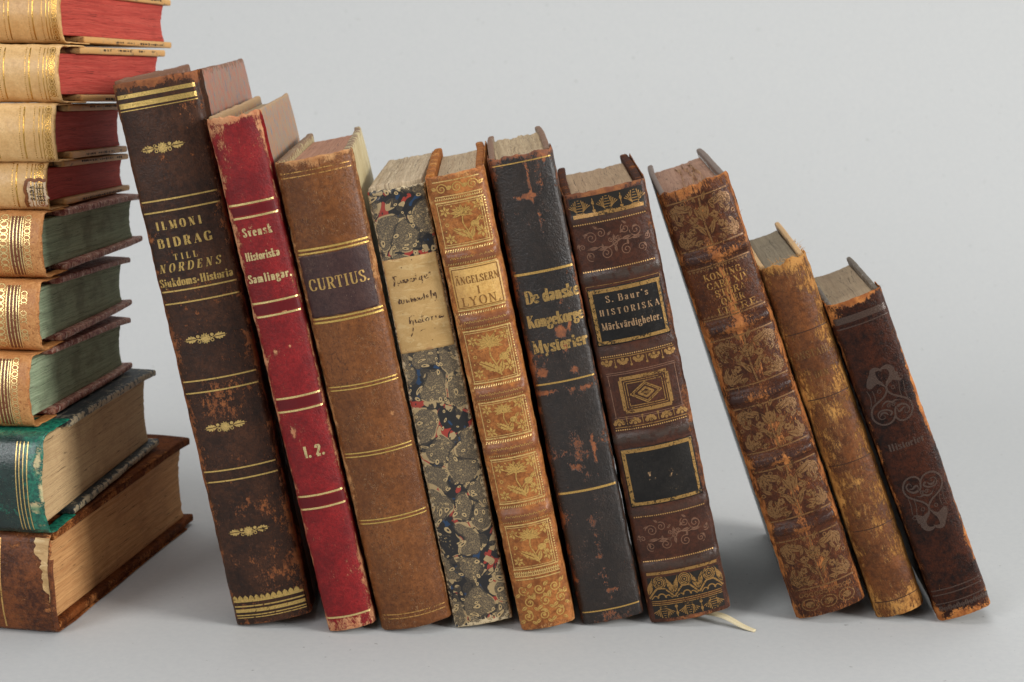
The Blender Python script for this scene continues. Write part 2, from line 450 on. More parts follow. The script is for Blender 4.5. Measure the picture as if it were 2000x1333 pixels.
            V[:, 0] += .12 * fbm(V[:, 1] * .06, V[:, 2] * .06, s.seed + sd, 3)
            V[:, 0] = np.clip(V[:, 0], -s.T / 2 - .3, s.T / 2 + .3)
            o = obj(name, s.warp(V), F, (m2 if (sd > 0 and m2) else m), s.root, dict(edge=E, rub=0 * E, band=0 * E, side=0 * E + 1))
            out.append(o)
        return out

    def block(s, m, bt=2.6, top=3.2, fore=4., hollow=3.5, rough=.25, front=1.2, ragged=0., bot=3.2):
        h = s.T / 2 - .45 - bt - .05
        V, F, V0 = s.grid_box(-h, h, front, s.D - fore, bot, s.H - top, .35, 40, 30, 34)
        x = V[:, 0] / h
        pg = V0[:, 0].copy()
        # concave fore edge, rounded back
        t = np.clip((V[:, 1] - front) / (s.D - fore - front), 0, 1)
        V[:, 1] += -hollow * (1 - x ** 2) * t ** 2 + (-s.s * .8 * (1 - x ** 2)) * (1 - t) ** 2
        z = (V[:, 2] > s.H - top - .5)
        V[:, 2] += z * (rough * fbm(pg * .8, V[:, 1] * .02, s.seed + 70, 4) + ragged * (fbm(pg * 2.2, V[:, 1] * .03, s.seed + 71, 3) - .2))
        V[:, 1] += (t > .97) * rough * 2 * fbm(pg * 1.2, V[:, 2] * .02, s.seed + 72, 3)
        o = obj('page_block', s.warp(V), F, m, s.root, dict(pg=pg, edge=0 * pg))
        s.bk = o
        return o

    def place_row(s, x, y, lean, yaw):
        M = Matrix.Translation((x, y - .0015, 0)) @ Matrix.Rotation(R(yaw), 4, 'Z') @ Matrix.Rotation(-R(lean), 4, 'Y') @ Matrix.Translation((s.T * .0005, 0, 0))
        s.root.matrix_world = M

    def place_stack(s, P, yaw, tilt):
        """P = lower head corner of the spine; thickness vertical, head to the right"""
        A = Matrix(((0, 0, 1, 0), (0, 1, 0, 0), (-1, 0, 0, 0), (0, 0, 0, 1)))     # lx->-Z, lz->+X
        mid = tilt - math.degrees(math.atan((s.T - s.T * s.bf) / 2 / s.D))
        M = Matrix.Translation(P) @ Matrix.Rotation(-R(yaw), 4, 'Z') @ Matrix.Translation((0, 0, s.T * .0005)) @ Matrix.Rotation(R(mid), 4, 'X') @ A @ Matrix.Translation((0, 0, -s.H * .001))
        s.root.matrix_world = M


# ------------------------------------------------------------------ flat ornaments wrapped on a spine
class Deco:
    def __init__(s, book, off=.06):
        s.b = book; s.V = []; s.F = []; s.O = []; s.k = 0; s.off = off; s.items = []

    def _add(s, pts, faces):
        n = len(s.V); s.k += 1
        o = s.off + (s.k % 12) * .004
        s.V += [tuple(p) for p in pts]; s.O += [o] * len(pts)
        f0 = len(s.F); s.F += [tuple(i + n for i in f) for f in faces]; s.items.append((n, len(s.V), f0, len(s.F)))

    def ribbon(s, pts, wd, closed=False, smooth=False, taper=0, nib=None, seg=1.2):
        P = np.asarray(pts, float)
        if smooth: P = catmull(P, closed)
        elif not closed or True:
            P = resample(P, seg)
        d = np.gradient(P, axis=0)
        if closed or np.allclose(P[0], P[-1]):
            d[0] = d[-1] = P[1] - P[-2]
        L = np.linalg.norm(d, axis=1, keepdims=True); d = d / np.maximum(L, 1e-9)
        nrm = np.stack([-d[:, 1], d[:, 0]], 1)
        n = len(P); hw = np.full(n, wd / 2)
        if nib is not None: hw = nib[0] / 2 + (nib[1] - nib[0]) / 2 * np.abs(nrm[:, 0]) ** 1.5
        if taper:
            t = np.linspace(0, 1, n)
            if taper == 1: hw = hw * (1 - .85 * t)
            elif taper == 2: hw = hw * (.12 + .88 * np.sin(np.pi * t))
            elif taper == 3: hw = hw * (.15 + .85 * t)
        A = P + nrm * hw[:, None]; B = P - nrm * hw[:, None]
        s._add(np.concatenate([A, B]), [(i, i + 1, n + i + 1, n + i) for i in range(n - 1)])

    def fan(s, c, pts):
        n = len(pts); s._add([c] + list(pts), [(0, 1 + i, 1 + (i + 1) % n) for i in range(n)])

    def disc(s, u, v, r, n=10, ry=None, rot=0.):
        ry = ry or r; a = np.linspace(0, 2 * np.pi, n, endpoint=False); c, q = math.cos(rot), math.sin(rot)
        x = r * np.cos(a); y = ry * np.sin(a)
        s.fan((u, v), np.stack([u + c * x - q * y, v + q * x + c * y], 1))

    def ring(s, u, v, r, wd, n=18, ry=None):
        ry = ry or r; a = np.linspace(0, 2 * np.pi, n + 1); s.ribbon(np.stack([u + r * np.cos(a), v + ry * np.sin(a)], 1), wd, closed=True, seg=99)

    def line(s, v, wd, u0=None, u1=None, dv=0.):
        h = s.b.T / 2 - .5; u0 = -h if u0 is None else u0; u1 = h if u1 is None else u1
        s.ribbon([(u0, v), (u1, v + dv)], wd, seg=.8)

    def vline(s, u, v0, v1, wd): s.ribbon([(u, v0), (u, v1)], wd, seg=.8)

    def frame(s, u0, v0, u1, v1, wd):
        s.line(v0, wd, u0, u1); s.line(v1, wd, u0, u1); s.vline(u0, v0 + wd / 2, v1 - wd / 2, wd); s.vline(u1, v0 + wd / 2, v1 - wd / 2, wd)

    def pearls(s, v, r, step, u0=None, u1=None):
        h = s.b.T / 2 - 1; u0 = -h if u0 is None else u0; u1 = h if u1 is None else u1
        for u in np.arange(u0, u1 + .01, step): s.disc(u, v, r, 7)

    def dashes(s, v, w_, hgt, step, u0, u1, sl=.25):
        for u in np.arange(u0, u1, step): s.fan((u, v), [(u - w_ / 2 - sl * hgt, v - hgt / 2), (u + w_ / 2 - sl * hgt, v - hgt / 2), (u + w_ / 2 + sl * hgt, v + hgt / 2), (u - w_ / 2 + sl * hgt, v + hgt / 2)])

    def leaf(s, u, v, L, W, ang, serr=0, curl=0.):
        """pointed leaf; serrated when serr > 0"""
        n = 9 if not serr else serr * 2 + 1
        t = np.linspace(0, 1, n); wdt = W / 2 * np.sin(np.pi * t ** .8)
        if serr: wdt = wdt * (1 - .38 * (np.arange(n) % 2))
        cx = L * t; cy = curl * L * t ** 2
        c, q = math.cos(R(ang)), math.sin(R(ang))
        up = np.stack([cx + (.12 * W if serr else 0) * (np.arange(n) % 2 == 0), cy + wdt], 1); dn = np.stack([cx + (.12 * W if serr else 0) * (np.arange(n) % 2 == 0), cy - wdt], 1)
        f = lambda p: np.stack([u + c * p[:, 0] - q * p[:, 1], v + q * p[:, 0] + c * p[:, 1]], 1)
        g = .05 * W
        mid = np.stack([cx, cy], 1)
        s._add(np.concatenate([f(up), f(mid + [0, g])]), [(i, i + 1, n + i + 1, n + i) for i in range(n - 1)])
        s._add(np.concatenate([f(dn), f(mid - [0, g])]), [(i + 1, i, n + i, n + i + 1) for i in range(n - 1)])

    def star6(s, u, v, r):
        for k in range(6):
            a = R(60 * k + 30); b = R(24)
            s.fan((u + .5 * r * math.cos(a), v + .5 * r * math.sin(a)),
                  [(u + .1 * r * math.cos(a), v + .1 * r * math.sin(a)), (u + .58 * r * math.cos(a - b), v + .58 * r * math.sin(a - b)), (u + r * math.cos(a), v + r * math.sin(a)), (u + .58 * r * math.cos(a + b), v + .58 * r * math.sin(a + b))])

    def spiral(s, u, v, r, turns, wd, a0=0., sgn=1, taper=0):
        t = np.linspace(0, 1, int(14 * turns) + 4); a = a0 + sgn * t * turns * 2 * np.pi
        s.ribbon(np.stack([u + r * (1 - .88 * t) * np.cos(a), v + r * (1 - .88 * t) * np.sin(a)], 1), wd, seg=99, taper=taper)

    def text(s, txt, cu, v, cap, width=None, slant=0., thick=.17, thin=.055, track=.1, sx=1., dv=0.):
        """serif lettering made of strokes; v is the base line; width fits the line"""
        x = 0.; G = []
        for ch in txt:
            if ch == ' ': x += .4; continue
            g = GL[ch]; G.append((x, g[1])); x += g[0] + track
        tot = x - track
        kx = (width / tot) if width else cap * sx
        x0 = cu - kx * tot / 2
        tw, tn = thick * cap, thin * cap
        def T(p, gx):
            p = np.asarray(p, float).reshape(-1, 2)
            X = x0 + kx * (gx + p[:, 0]) + slant * cap * p[:, 1]
            return np.stack([X, v + cap * p[:, 1] + dv * (X - cu)], 1)
        tk = min(tw, kx * thick * 1.25)
        for gx, st in G:
            for kind, a in st:
                if kind in 'Vv':
                    q = T([(a[0], a[1]), (a[0], a[2])], gx); s.ribbon(q, tk, seg=1.5)
                    if kind == 'V':
                        for y in (a[1], a[2]):
                            q = T([(a[0] - .15, y), (a[0] + .15, y)], gx); s.ribbon(q, tn * 1.2)
                elif kind == 'H': s.ribbon(T([(a[0], a[2]), (a[1], a[2])], gx), tn)
                elif kind == 'S': s.ribbon(T([(a[0], a[2]), (a[1], a[2])], gx), tn * 1.2)
                elif kind == 'D': s.ribbon(T(a, gx), tk)
                elif kind == 'd': s.ribbon(T(a, gx), tn * 1.1)
                elif kind == 'C': s.ribbon(T(a, gx), tw, smooth=True, nib=(tn, tk))
                elif kind == 'P':
                    c = T(a, gx)[0]; s.disc(c[0], c[1], tk * .55, 8, tw * .55)

    def strip(s, v0, v1, u0, u1):
        n = max(2, int(abs(v1 - v0) / .7) + 1); m = max(4, int(abs(u1 - u0) / .8)); n0 = len(s.V)
        uu, vv = np.linspace(u0, u1, m), np.linspace(v0, v1, n)
        s._add([(a, c) for c in vv for a in uu], [(i * m + j, i * m + j + 1, (i + 1) * m + j + 1, (i + 1) * m + j) for i in range(n - 1) for j in range(m - 1)])

    def done(s, name, m, parent, gap=3.):
        """marks that stand well apart along the spine become meshes of their own"""
        V = np.array(s.V); O = np.array(s.O)
        sp = sorted(((V[a:b_, 1].min(), V[a:b_, 1].max(), k) for k, (a, b_, f0, f1) in enumerate(s.items)))
        groups = []; hi = -1e9
        for lo, h_, k in sp:
            if lo > hi + gap: groups.append([])
            groups[-1].append(k); hi = max(hi, h_)
        P = s.b.surf(V, O); out = []
        for g in groups:
            vs = []; fs = []
            for k in sorted(g):
                a, b_, f0, f1 = s.items[k]; o = len(vs) - a
                vs += P[a:b_].tolist(); fs += [tuple(i + o for i in f) for f in s.F[f0:f1]]
            out.append(obj(name, vs, fs, m, parent, None, False))
        return out[0]


def catmull(P, closed=False, k=5):
    P = np.asarray(P, float)
    if np.allclose(P[0], P[-1]): Q = np.concatenate([P[-2:-1], P, P[1:2]])
    else: Q = np.concatenate([2 * P[:1] - P[1:2], P, 2 * P[-1:] - P[-2:-1]])
    out = []
    for i in range(1, len(Q) - 2):
        for t in np.arange(k) / k:
            out.append(.5 * (2 * Q[i] + (Q[i + 1] - Q[i - 1]) * t + (2 * Q[i - 1] - 5 * Q[i] + 4 * Q[i + 1] - Q[i + 2]) * t ** 2 + (3 * Q[i] - Q[i - 1] - 3 * Q[i + 1] + Q[i + 2]) * t ** 3))
    out.append(Q[-2])
    return np.array(out)


def resample(P, seg):
    out = [P[0]]
    for a, b in zip(P[:-1], P[1:]):
        n = max(1, int(np.ceil(np.linalg.norm(b - a) / seg)))
        for t in range(1, n + 1): out.append(a + (b - a) * t / n)
    return np.array(out)


_F = {
'A': '.8|d .1 0 .4 1|D .4 1 .68 0|H .2 .58 .34|S 0 .22 0|S .54 .82 0',
'B': '.7|V .18 0 1|C .18 1 .45 1 .58 .88 .58 .66 .45 .54 .18 .53|C .18 .53 .48 .53 .64 .4 .64 .14 .48 0 .18 0',
'C': '.74|C .66 .72 .6 .92 .42 1 .2 .9 .1 .5 .2 .1 .42 0 .6 .08 .68 .28|d .66 .68 .66 1',
'D': '.8|V .18 0 1|C .18 1 .45 .99 .64 .82 .7 .5 .64 .18 .45 .01 .18 0',
'E': '.66|V .18 0 1|H .18 .58 1|H .18 .46 .52|H .18 .6 0|d .58 1 .58 .74|d .6 0 .6 .28|d .46 .63 .46 .41',
'G': '.8|C .66 .74 .6 .92 .42 1 .2 .9 .1 .5 .2 .1 .42 0 .58 .06 .64 .2|v .66 .02 .42|S .52 .8 .42|d .65 .7 .65 1',
'H': '.85|V .2 0 1|V .65 0 1|H .2 .65 .52',
'I': '.4|V .2 0 1',
'K': '.8|V .18 0 1|d .2 .4 .62 1|D .36 .56 .66 0|S .5 .74 1|S .56 .8 0',
'L': '.65|V .18 0 1|H .18 .6 0|d .6 0 .6 .3',
'M': '1|d .16 0 .16 1|D .16 1 .48 .05|d .48 .05 .8 1|V .82 0 1|S .05 .28 0|S .04 .2 1',
'N': '.85|d .18 0 .18 1|D .18 1 .66 0|d .66 0 .66 1|S .07 .29 0|S .55 .78 1|S .04 .2 1',
'O': '.8|C .4 1 .2 .9 .1 .5 .2 .1 .4 0 .6 .1 .7 .5 .6 .9 .4 1',
'R': '.76|V .18 0 1|C .18 1 .45 1 .6 .88 .6 .64 .45 .51 .18 .5|D .42 .5 .64 .02|S .57 .78 0',
'S': '.6|C .5 .78 .44 .95 .3 1 .14 .92 .1 .76 .2 .6 .4 .45 .52 .28 .47 .08 .3 0 .14 .06 .08 .24|d .5 .72 .5 1|d .08 0 .08 .28',
'T': '.74|v .36 0 1|S .2 .52 0|H .06 .66 1|d .06 1 .06 .72|d .66 1 .66 .72',
'U': '.82|C .2 1 .2 .62 .2 .3 .26 .06 .42 0 .58 .06 .66 .3|d .66 .3 .66 1|S .06 .34 1|S .55 .78 1',
'V': '.8|D .14 1 .4 0|d .4 0 .66 1|S 0 .28 1|S .55 .78 1',
'X': '.8|D .16 1 .62 0|d .16 0 .62 1|S .04 .28 1|S .5 .74 0|S .06 .26 0|S .52 .72 1',
'Y': '.8|D .14 1 .4 .5|d .4 .5 .66 1|v .4 0 .5|S .24 .56 0|S .02 .28 1|S .55 .78 1',
'a': '.54|C .12 .5 .16 .63 .3 .65 .4 .55 .4 .2 .42 .05 .52 .03|C .4 .38 .2 .34 .1 .18 .16 .02 .28 .02 .4 .16',
'b': '.6|v .16 0 1|S .03 .16 1|C .16 .45 .3 .65 .45 .6 .52 .33 .45 .05 .3 0 .16 .15',
'c': '.5|C .42 .48 .38 .62 .26 .65 .12 .55 .08 .33 .14 .08 .28 0 .44 .14',
'd': '.6|v .44 0 1|S .3 .44 1|S .44 .58 0|C .44 .5 .3 .65 .15 .6 .08 .33 .15 .05 .3 0 .44 .15',
'e': '.52|C .1 .36 .44 .37 .42 .56 .28 .65 .14 .56 .08 .33 .14 .08 .28 0 .44 .14',
'g': '.58|C .26 .65 .12 .58 .1 .43 .16 .28 .28 .25 .4 .32 .42 .46 .38 .6 .26 .65|C .18 .26 .1 .14 .2 .05 .42 .02 .5 -.1 .42 -.25 .25 -.3 .1 -.22 .08 -.1 .18 0|d .4 .6 .54 .66',
'h': '.66|V .16 0 1|C .16 .42 .28 .63 .42 .62 .48 .45 .48 .02|S .36 .62 0',
'i': '.34|V .17 0 .65|P .17 .88',
'j': '.34|C .18 .65 .18 .2 .18 -.1 .12 -.28 0 -.26|P .18 .88|S .04 .18 .65',
'k': '.64|V .16 0 1|d .18 .26 .48 .65|D .28 .36 .5 0|S .4 .62 0|S .36 .58 .65',
'l': '.34|V .17 0 1',
'm': '.96|V .14 0 .65|C .14 .45 .26 .64 .38 .62 .44 .45 .44 .02|C .44 .45 .56 .64 .7 .62 .76 .45 .76 .02|S .34 .56 0|S .64 .9 0',
'n': '.66|V .16 0 .65|C .16 .42 .28 .63 .42 .62 .48 .45 .48 .02|S .36 .62 0',
'o': '.56|C .28 .65 .14 .58 .08 .33 .14 .07 .28 0 .42 .07 .48 .33 .42 .58 .28 .65',
'r': '.48|V .14 0 .65|C .14 .42 .24 .62 .36 .63|P .38 .56',
's': '.46|C .38 .5 .34 .62 .24 .65 .12 .6 .1 .48 .2 .38 .32 .29 .38 .17 .33 .03 .22 0 .12 .04 .07 .16|d .38 .45 .38 .65|d .07 0 .07 .2',
't': '.4|C .18 .88 .18 .5 .18 .15 .22 .02 .36 .06|H .03 .34 .62',
'u': '.64|C .14 .65 .14 .4 .14 .2 .2 .03 .34 .02 .46 .2|V .46 0 .65|S .02 .16 .65',
'v': '.56|D .12 .65 .28 0|d .28 0 .46 .65|S .0 .24 .65|S .36 .56 .65',
'y': '.58|D .12 .65 .3 0|d .48 .65 .22 -.24|P .17 -.22|S .0 .24 .65|S .38 .58 .65',
'1': '.42|V .22 0 1|d .22 1 .06 .82',
'2': '.56|C .1 .74 .16 .95 .3 1 .44 .9 .44 .7 .3 .42 .08 .06|D .08 .05 .48 .05',
'.': '.24|P .1 .07', ',': '.24|P .1 .07|d .12 .07 .04 -.14', '-': '.42|D .06 .32 .34 .32', "'": '.2|D .1 1 .08 .76',
}
GL = {}
for _k, _s in _F.items():
    _p = _s.split('|')
    GL[_k] = (float(_p[0]), [(q.split()[0], [float(x) for x in q.split()[1:]]) for q in _p[1:]])
GL['\u00e4'] = (GL['a'][0], GL['a'][1] + [('P', [.16, .86]), ('P', [.38, .86])])
GL['\u00c4'] = (GL['A'][0], GL['A'][1] + [('P', [.25, 1.2]), ('P', [.55, 1.2])])
GL['\u00c5'] = (GL['A'][0], GL['A'][1] + [('C', [.4, 1.28, .3, 1.2, .4, 1.1, .5, 1.2, .4, 1.28])])


def label_piece(b, name, m, u0, u1, v0, v1, th=.25, jagged=.15, seed=1, parent=None):
    """a thin pasted label following the spine"""
    nu, nv = 26, 40
    us = np.linspace(u0, u1, nu); vs = np.linspace(v0, v1, nv); V = []; E = []
    for i, v in enumerate(vs):
        for j, u in enumerate(us):
            e = min(u - u0, u1 - u, v - v0, v1 - v)
            uu, vv = u, v
            if j in (0, nu - 1): uu = u + jagged * float(fbm(v * .6, j * 3.1, seed, 4)) * 1.6
            if i in (0, nv - 1): vv = v + jagged * float(fbm(u * .6, i * 3.1, seed, 4)) * 1.6
            V.append((uu, vv)); E.append(math.exp(-e / .7))
    V = np.array(V); n = len(V)
    top = b.surf(V, .03 + th); bot = b.surf(V, -.2)
    # outer ring drops to the leather
    F = []
    for i in range(nv - 1):
        for j in range(nu - 1): F.append((i * nu + j, i * nu + j + 1, (i + 1) * nu + j + 1, (i + 1) * nu + j))
    bd = [j for j in range(nu)] + [i * nu + nu - 1 for i in range(1, nv)] + [(nv - 1) * nu + j for j in range(nu - 2, -1, -1)] + [i * nu for i in range(nv - 2, 0, -1)]
    P = np.concatenate([top, bot[bd]])
    k = len(bd)
    for q in range(k): F.append((bd[q], n + q, n + (q + 1) % k, bd[(q + 1) % k]))
    return obj(name, P, F, m, parent or b.root, dict(edge=np.array(E + [1.] * k), rub=np.zeros(n + k), band=np.zeros(n + k)))


def fray(b, pts, m, seed=1, name='frayed_fibres', parent=None):
    """short curled fibres: list of (x,y,z,dx,dy,dz,len)"""
    rng = np.random.default_rng(seed); V = []; F = []
    for (x, y, z, dx, dy, dz, L, wd) in pts:
        n0 = len(V); k = 6; d = np.array([dx, dy, dz], float); d /= np.linalg.norm(d)
        c = rng.normal(0, .5, 3)
        p = np.array([x, y, z], float)
        for i in range(k):
            t = i / (k - 1); q = p + d * L * t + c * L * .5 * t * t
            s_ = wd * (1 - .7 * t); a = np.array([s_, 0, 0]); bb = np.array([0, s_ * .6, s_ * .4])
            V += [tuple(q + a), tuple(q + bb), tuple(q - a), tuple(q - bb)]
            if i:
                for e in range(4): F.append((n0 + 4 * (i - 1) + e, n0 + 4 * (i - 1) + (e + 1) % 4, n0 + 4 * i + (e + 1) % 4, n0 + 4 * i + e))
    return obj(name, b.warp(V), F, m, parent or b.sp)


ROW = 'old books leaning in a row'
PILE = 'old books piled in the stack'
GOLD = S(246, 218, 148)


def row(no, label, sag=3., **k):
    x, y, lean, yaw, H, T, D, bf, wt = FIT[no]
    b = Book('book', label, ROW, H, T, D, bf, wt, sag, seed=no * 7, **k)
    b.place_row(x, y, lean, yaw)
    return b


FIT = {1: (-.1163, .6505, 10.20, .48, 230.1, 32.2, 140.3, .891, 1.045), 2: (-.0767, .6436, 11.34, 1.34, 217.3, 20.1, 133.5, .80, 1.014),
       3: (-.0544, .6453, 11.11, 2.06, 200.0, 29.5, 120.8, .878, 1.052), 4: (-.0237, .6477, 10.60, .30, 187.5, 24.2, 112.5, .950, .954),
       5: (.0040, .6451, 11.33, .85, 194.2, 22.9, 117.9, 1.07, 1.047), 6: (.0299, .6513, 11.45, 1.0, 200.7, 26.4, 114.2, 1.10, .98),
       7: (.0590, .6530, 12.15, -.1, 186.5, 34.4, 104.7, 1.06, .982), 8: (.1221, .6577, 19.23, -1.70, 192.3, 29.7, 114.5, .999, .980),
       9: (.1566, .6587, 20.25, -2.73, 161.1, 20.3, 97.4, 1.015, .985), 10: (.1819, .6549, 21.32, -3.63, 146.1, 22.8, 83.5, .985, 1.022)}


def floret(d, u, v, k=1.):
    """flower head between two serrated leaves"""
    for a in range(12): d.leaf(u, v, 2.55 * k, 1.2 * k, a * 30 + 8)
    d.disc(u, v, 1.0 * k, 10)
    for sg in (-1, 1):
        d.leaf(u + sg * 3.6 * k, v + .2, 5.6 * k, 3.5 * k, 0 if sg > 0 else 180, serr=5, curl=.03)
        d.disc(u + sg * 3.1 * k, v + 1.25 * k, .75 * k, 9); d.ring(u + sg * 2.9 * k, v - 1.1 * k, .62 * k, .3 * k, 10)
        d.ribbon([(u + sg * 1.6 * k, v - .4), (u + sg * 3.6 * k, v + .1)], .35)


def sprig(d, u, v, h, k=1.):
    """tall flower with fern leaf, bud and base leaves, h high, centred"""
    s = h / 19.; f = lambda x, y: (u + x * s * k, v + y * s)
    c = f(.2, 4.2)
    for a, L in ((90, 4.4), (62, 4.6), (118, 4.6), (35, 5.2), (145, 5.2), (12, 5.4), (168, 5.4), (-12, 4.8), (192, 4.8)):
        d.leaf(c[0], c[1], L * s, 1.5 * s, a, curl=-.10 if a < 90 else .10)
    d.ring(c[0] + .9 * s, c[1] - .6 * s, .6 * s, .3 * s); d.disc(c[0], c[1] - .2 * s, 1.2 * s, 9)
    d.ribbon([f(.2, 3.6), f(-.2, 0), f(1., -4), f(2., -8.2)], .5 * s, smooth=True)
    d.leaf(*f(1.6, -6.6), 8.6 * s, 3.6 * s, 142, serr=6, curl=.08)
    d.leaf(*f(1.9, -7.2), 5. * s, 2. * s, 72); d.leaf(*f(1.9, -7.6), 4. * s, 1.9 * s, 118)
    d.ribbon([f(1., -4), f(2.4, -2.2), f(3.4, -1.6)], .4 * s, smooth=True)
    d.disc(*f(3.8, -1.3), 1.9 * s, 10, 1.5 * s); d.leaf(*f(4.6, -.6), 3.4 * s, 1.5 * s, 48); d.leaf(*f(4.2, -2.4), 2.6 * s, 1.2 * s, -50)


def cat_scroll(d, pts, wd, taper=0): d.ribbon(pts, wd, smooth=True, taper=taper)


# ---- 1 tall brown half-leather with gilt florets
def book_1():
    b = row(1, 'tall dark brown leather book with gold leaf ornaments, leaning against the stack', 3.4, jag=.35,
            rubs=[(2, 118, 9, 6, .3), (-6, 95, 8, 8, .3), (6, 60, 10, 10, .34), (4, 26, 9, 12, .38), (-15, 110, 2.5, 70, .4), (-12, 150, 4, 30, .25), (10, 212, 5, 5, .3), (0, 228, 18, 2, .7)])
    L = leather('worn_dark_brown_leather', S(38, 24, 18), S(72, 43, 27), S(150, 90, 50), S(122, 70, 40), 1, ke=.56, kr=.9, kc=1.45, scr=.85, grain=1.3, rough=.36, hair=.6, wscale=.5, coarse=.05)
    b.spine(L, 15)
    mar = paper('rust_and_grey_marbled_paper', S(142, 116, 98), S(160, 98, 74), S(104, 108, 114), 2, wear=S(110, 72, 46), sc_=.34, stretch=(1, 1., .45))
    b.covers(mar, 2.8, zl=1.9); b.block(pages('aged_page_edges', S(170, 145, 115), S(150, 122, 95), S(105, 80, 58), 3), 2.8)
    d = Deco(b)
    for v, wd in ((224.4, 1.6), (220.8, 2.0), (218.8, .35), (182.2, .62), (177.6, .62), (145.3, .62), (140.2, .62), (107.4, .62), (102.4, .62), (68.6, .62), (64., .62), (8.6, .6), (6.6, 1.5), (4.6, .5), (3.5, .4)):
        d.line(v, wd, -14.9, 14.9)
    d.line(11., 1.1, -14.9, 14.9)
    for u in np.arange(-14, 14.2, 2.4): d.fan((u, 12.), [(u - 1.2, 11.4), (u + 1.2, 11.4), (u + .9, 12.6), (u, 13.5), (u - .9, 12.6)])
    d.done('gilt_lines', gilt('bright_gilding', S(224, 188, 112), .40, .32, .75, 11), b.sp)
    d = Deco(b)
    for v in (202.5, 124.3, 86.8, 41.2): floret(d, -1.6, v, .92)
    d.done('gilt_ornament', gilt('ornament_gilding', S(222, 188, 116), .41, .36, .65, 12), b.sp)
    d = Deco(b)
    d.text('ILMONI', -2.2, 170.4, 3.2, 18, thick=.27, track=.42); d.text('BIDRAG', -1.4, 163.2, 3.6, 21.5, thick=.27, track=.36); d.text('TILL', -2.2, 157.7, 2.4, 9.6, thick=.22, track=.4)
    d.text('NORDENS', -1.8, 153.1, 3.3, 24.5, slant=.25, thick=.22, track=.4); d.text('Sjukdoms-Historia', -.4, 147.3, 3.2, 29, thick=.22)
    d.done('title_lettering', gilt('letter_gilding', S(204, 170, 100), .41, .36, .65, 13), b.root)


# ---- 2 slim red
def book_2():
    b = row(2, 'slim red leather book with gold bands and pale rubbed head', 2.6, jag=.5, jagtop=1.0,
            rubs=[(0, 217, 12, 3.2, 1.), (-5, 213, 6, 2.5, .6), (8, 210, 3, 6, .5), (-4.8, 87.6, 1.3, 3.2, 1.2), (-3, 91, 1, 2, .9), (-4, 122, 1.2, 1.2, .9), (2, 123, .9, .9, .9), (3, 138, 2, 1.2, 1.), (-9, 150, 2, 40, .3), (0, 4, 10, 3, .55), (5, 30, 1.2, 12, .45), (-6, 200, 3, 14, .35), (4, 150, 4, 12, .2), (-2, 173, 2, 1.5, .5), (7, 99, 2.5, 4, .4)])
    L = leather('worn_red_leather', S(102, 16, 20), S(142, 27, 29), S(200, 146, 104), S(186, 122, 84), 5, ke=.5, kr=.75, kc=.95, scr=.9, grain=1.6, rough=.48, gs=1.3, base=-.02, stretch=.45, wscale=.6, spec=.28)
    b.spine(L, 13)
    mar = paper('ochre_and_blue_marbled_paper', S(148, 128, 104), S(166, 116, 82), S(112, 118, 128), 6, wear=S(160, 128, 90), sc_=.3, stretch=(1, 1., .45))
    b.covers(mar, 2.2, zl=1.4); b.block(pages('yellowed_page_edges', S(178, 158, 122), S(160, 138, 105), S(120, 98, 70), 7), 2.2)
    d = Deco(b)
    for v in (182.4, 177., 142.3, 136.7, 102.2, 96.6, 60.2, 54.6, 6.4): d.line(v, .8, -9.2, 9.2)
    d.done('gilt_lines', gilt('band_gilding', GOLD, .35, .3, .8, 14), b.sp)
    d = Deco(b)
    for v0, v1 in ((178., 181.4), (137.6, 141.4), (97.6, 101.4), (55.5, 59.3)): d.strip(v0, v1, -9.3, 9.3)
    d.done('dark_band', ink('dark_red_stain', S(92, 11, 17), .3, 3, .45), b.sp)
    d = Deco(b)
    d.text('Svensk', -.3, 169.4, 3.4, 11.6, thick=.26, track=.3); d.text('Historiska', -.6, 159.8, 3.2, 13.6, thick=.24); d.text('Samlingar.', .3, 150.7, 3.3, 17., thick=.26, track=.22); d.text('1. 2.', 1.6, 76.4, 4.6, 8.4, thick=.24)
    d.done('title_lettering', gilt('pale_letter_gilding', S(220, 196, 140), .41, .4, .55, 15), b.root)
    rng = np.random.default_rng(4)
    P = [(rng.uniform(-9, 9), rng.uniform(-2, 1), 216.6, rng.normal(0, .7), rng.normal(-.2, .6), rng.uniform(.1, .8), rng.uniform(.8, 2.2), .12) for _ in range(26)]
    fray(b, P, leather('raw_leather_fibre', S(170, 120, 80), S(205, 160, 115), S(220, 180, 135), None, 8), 3)


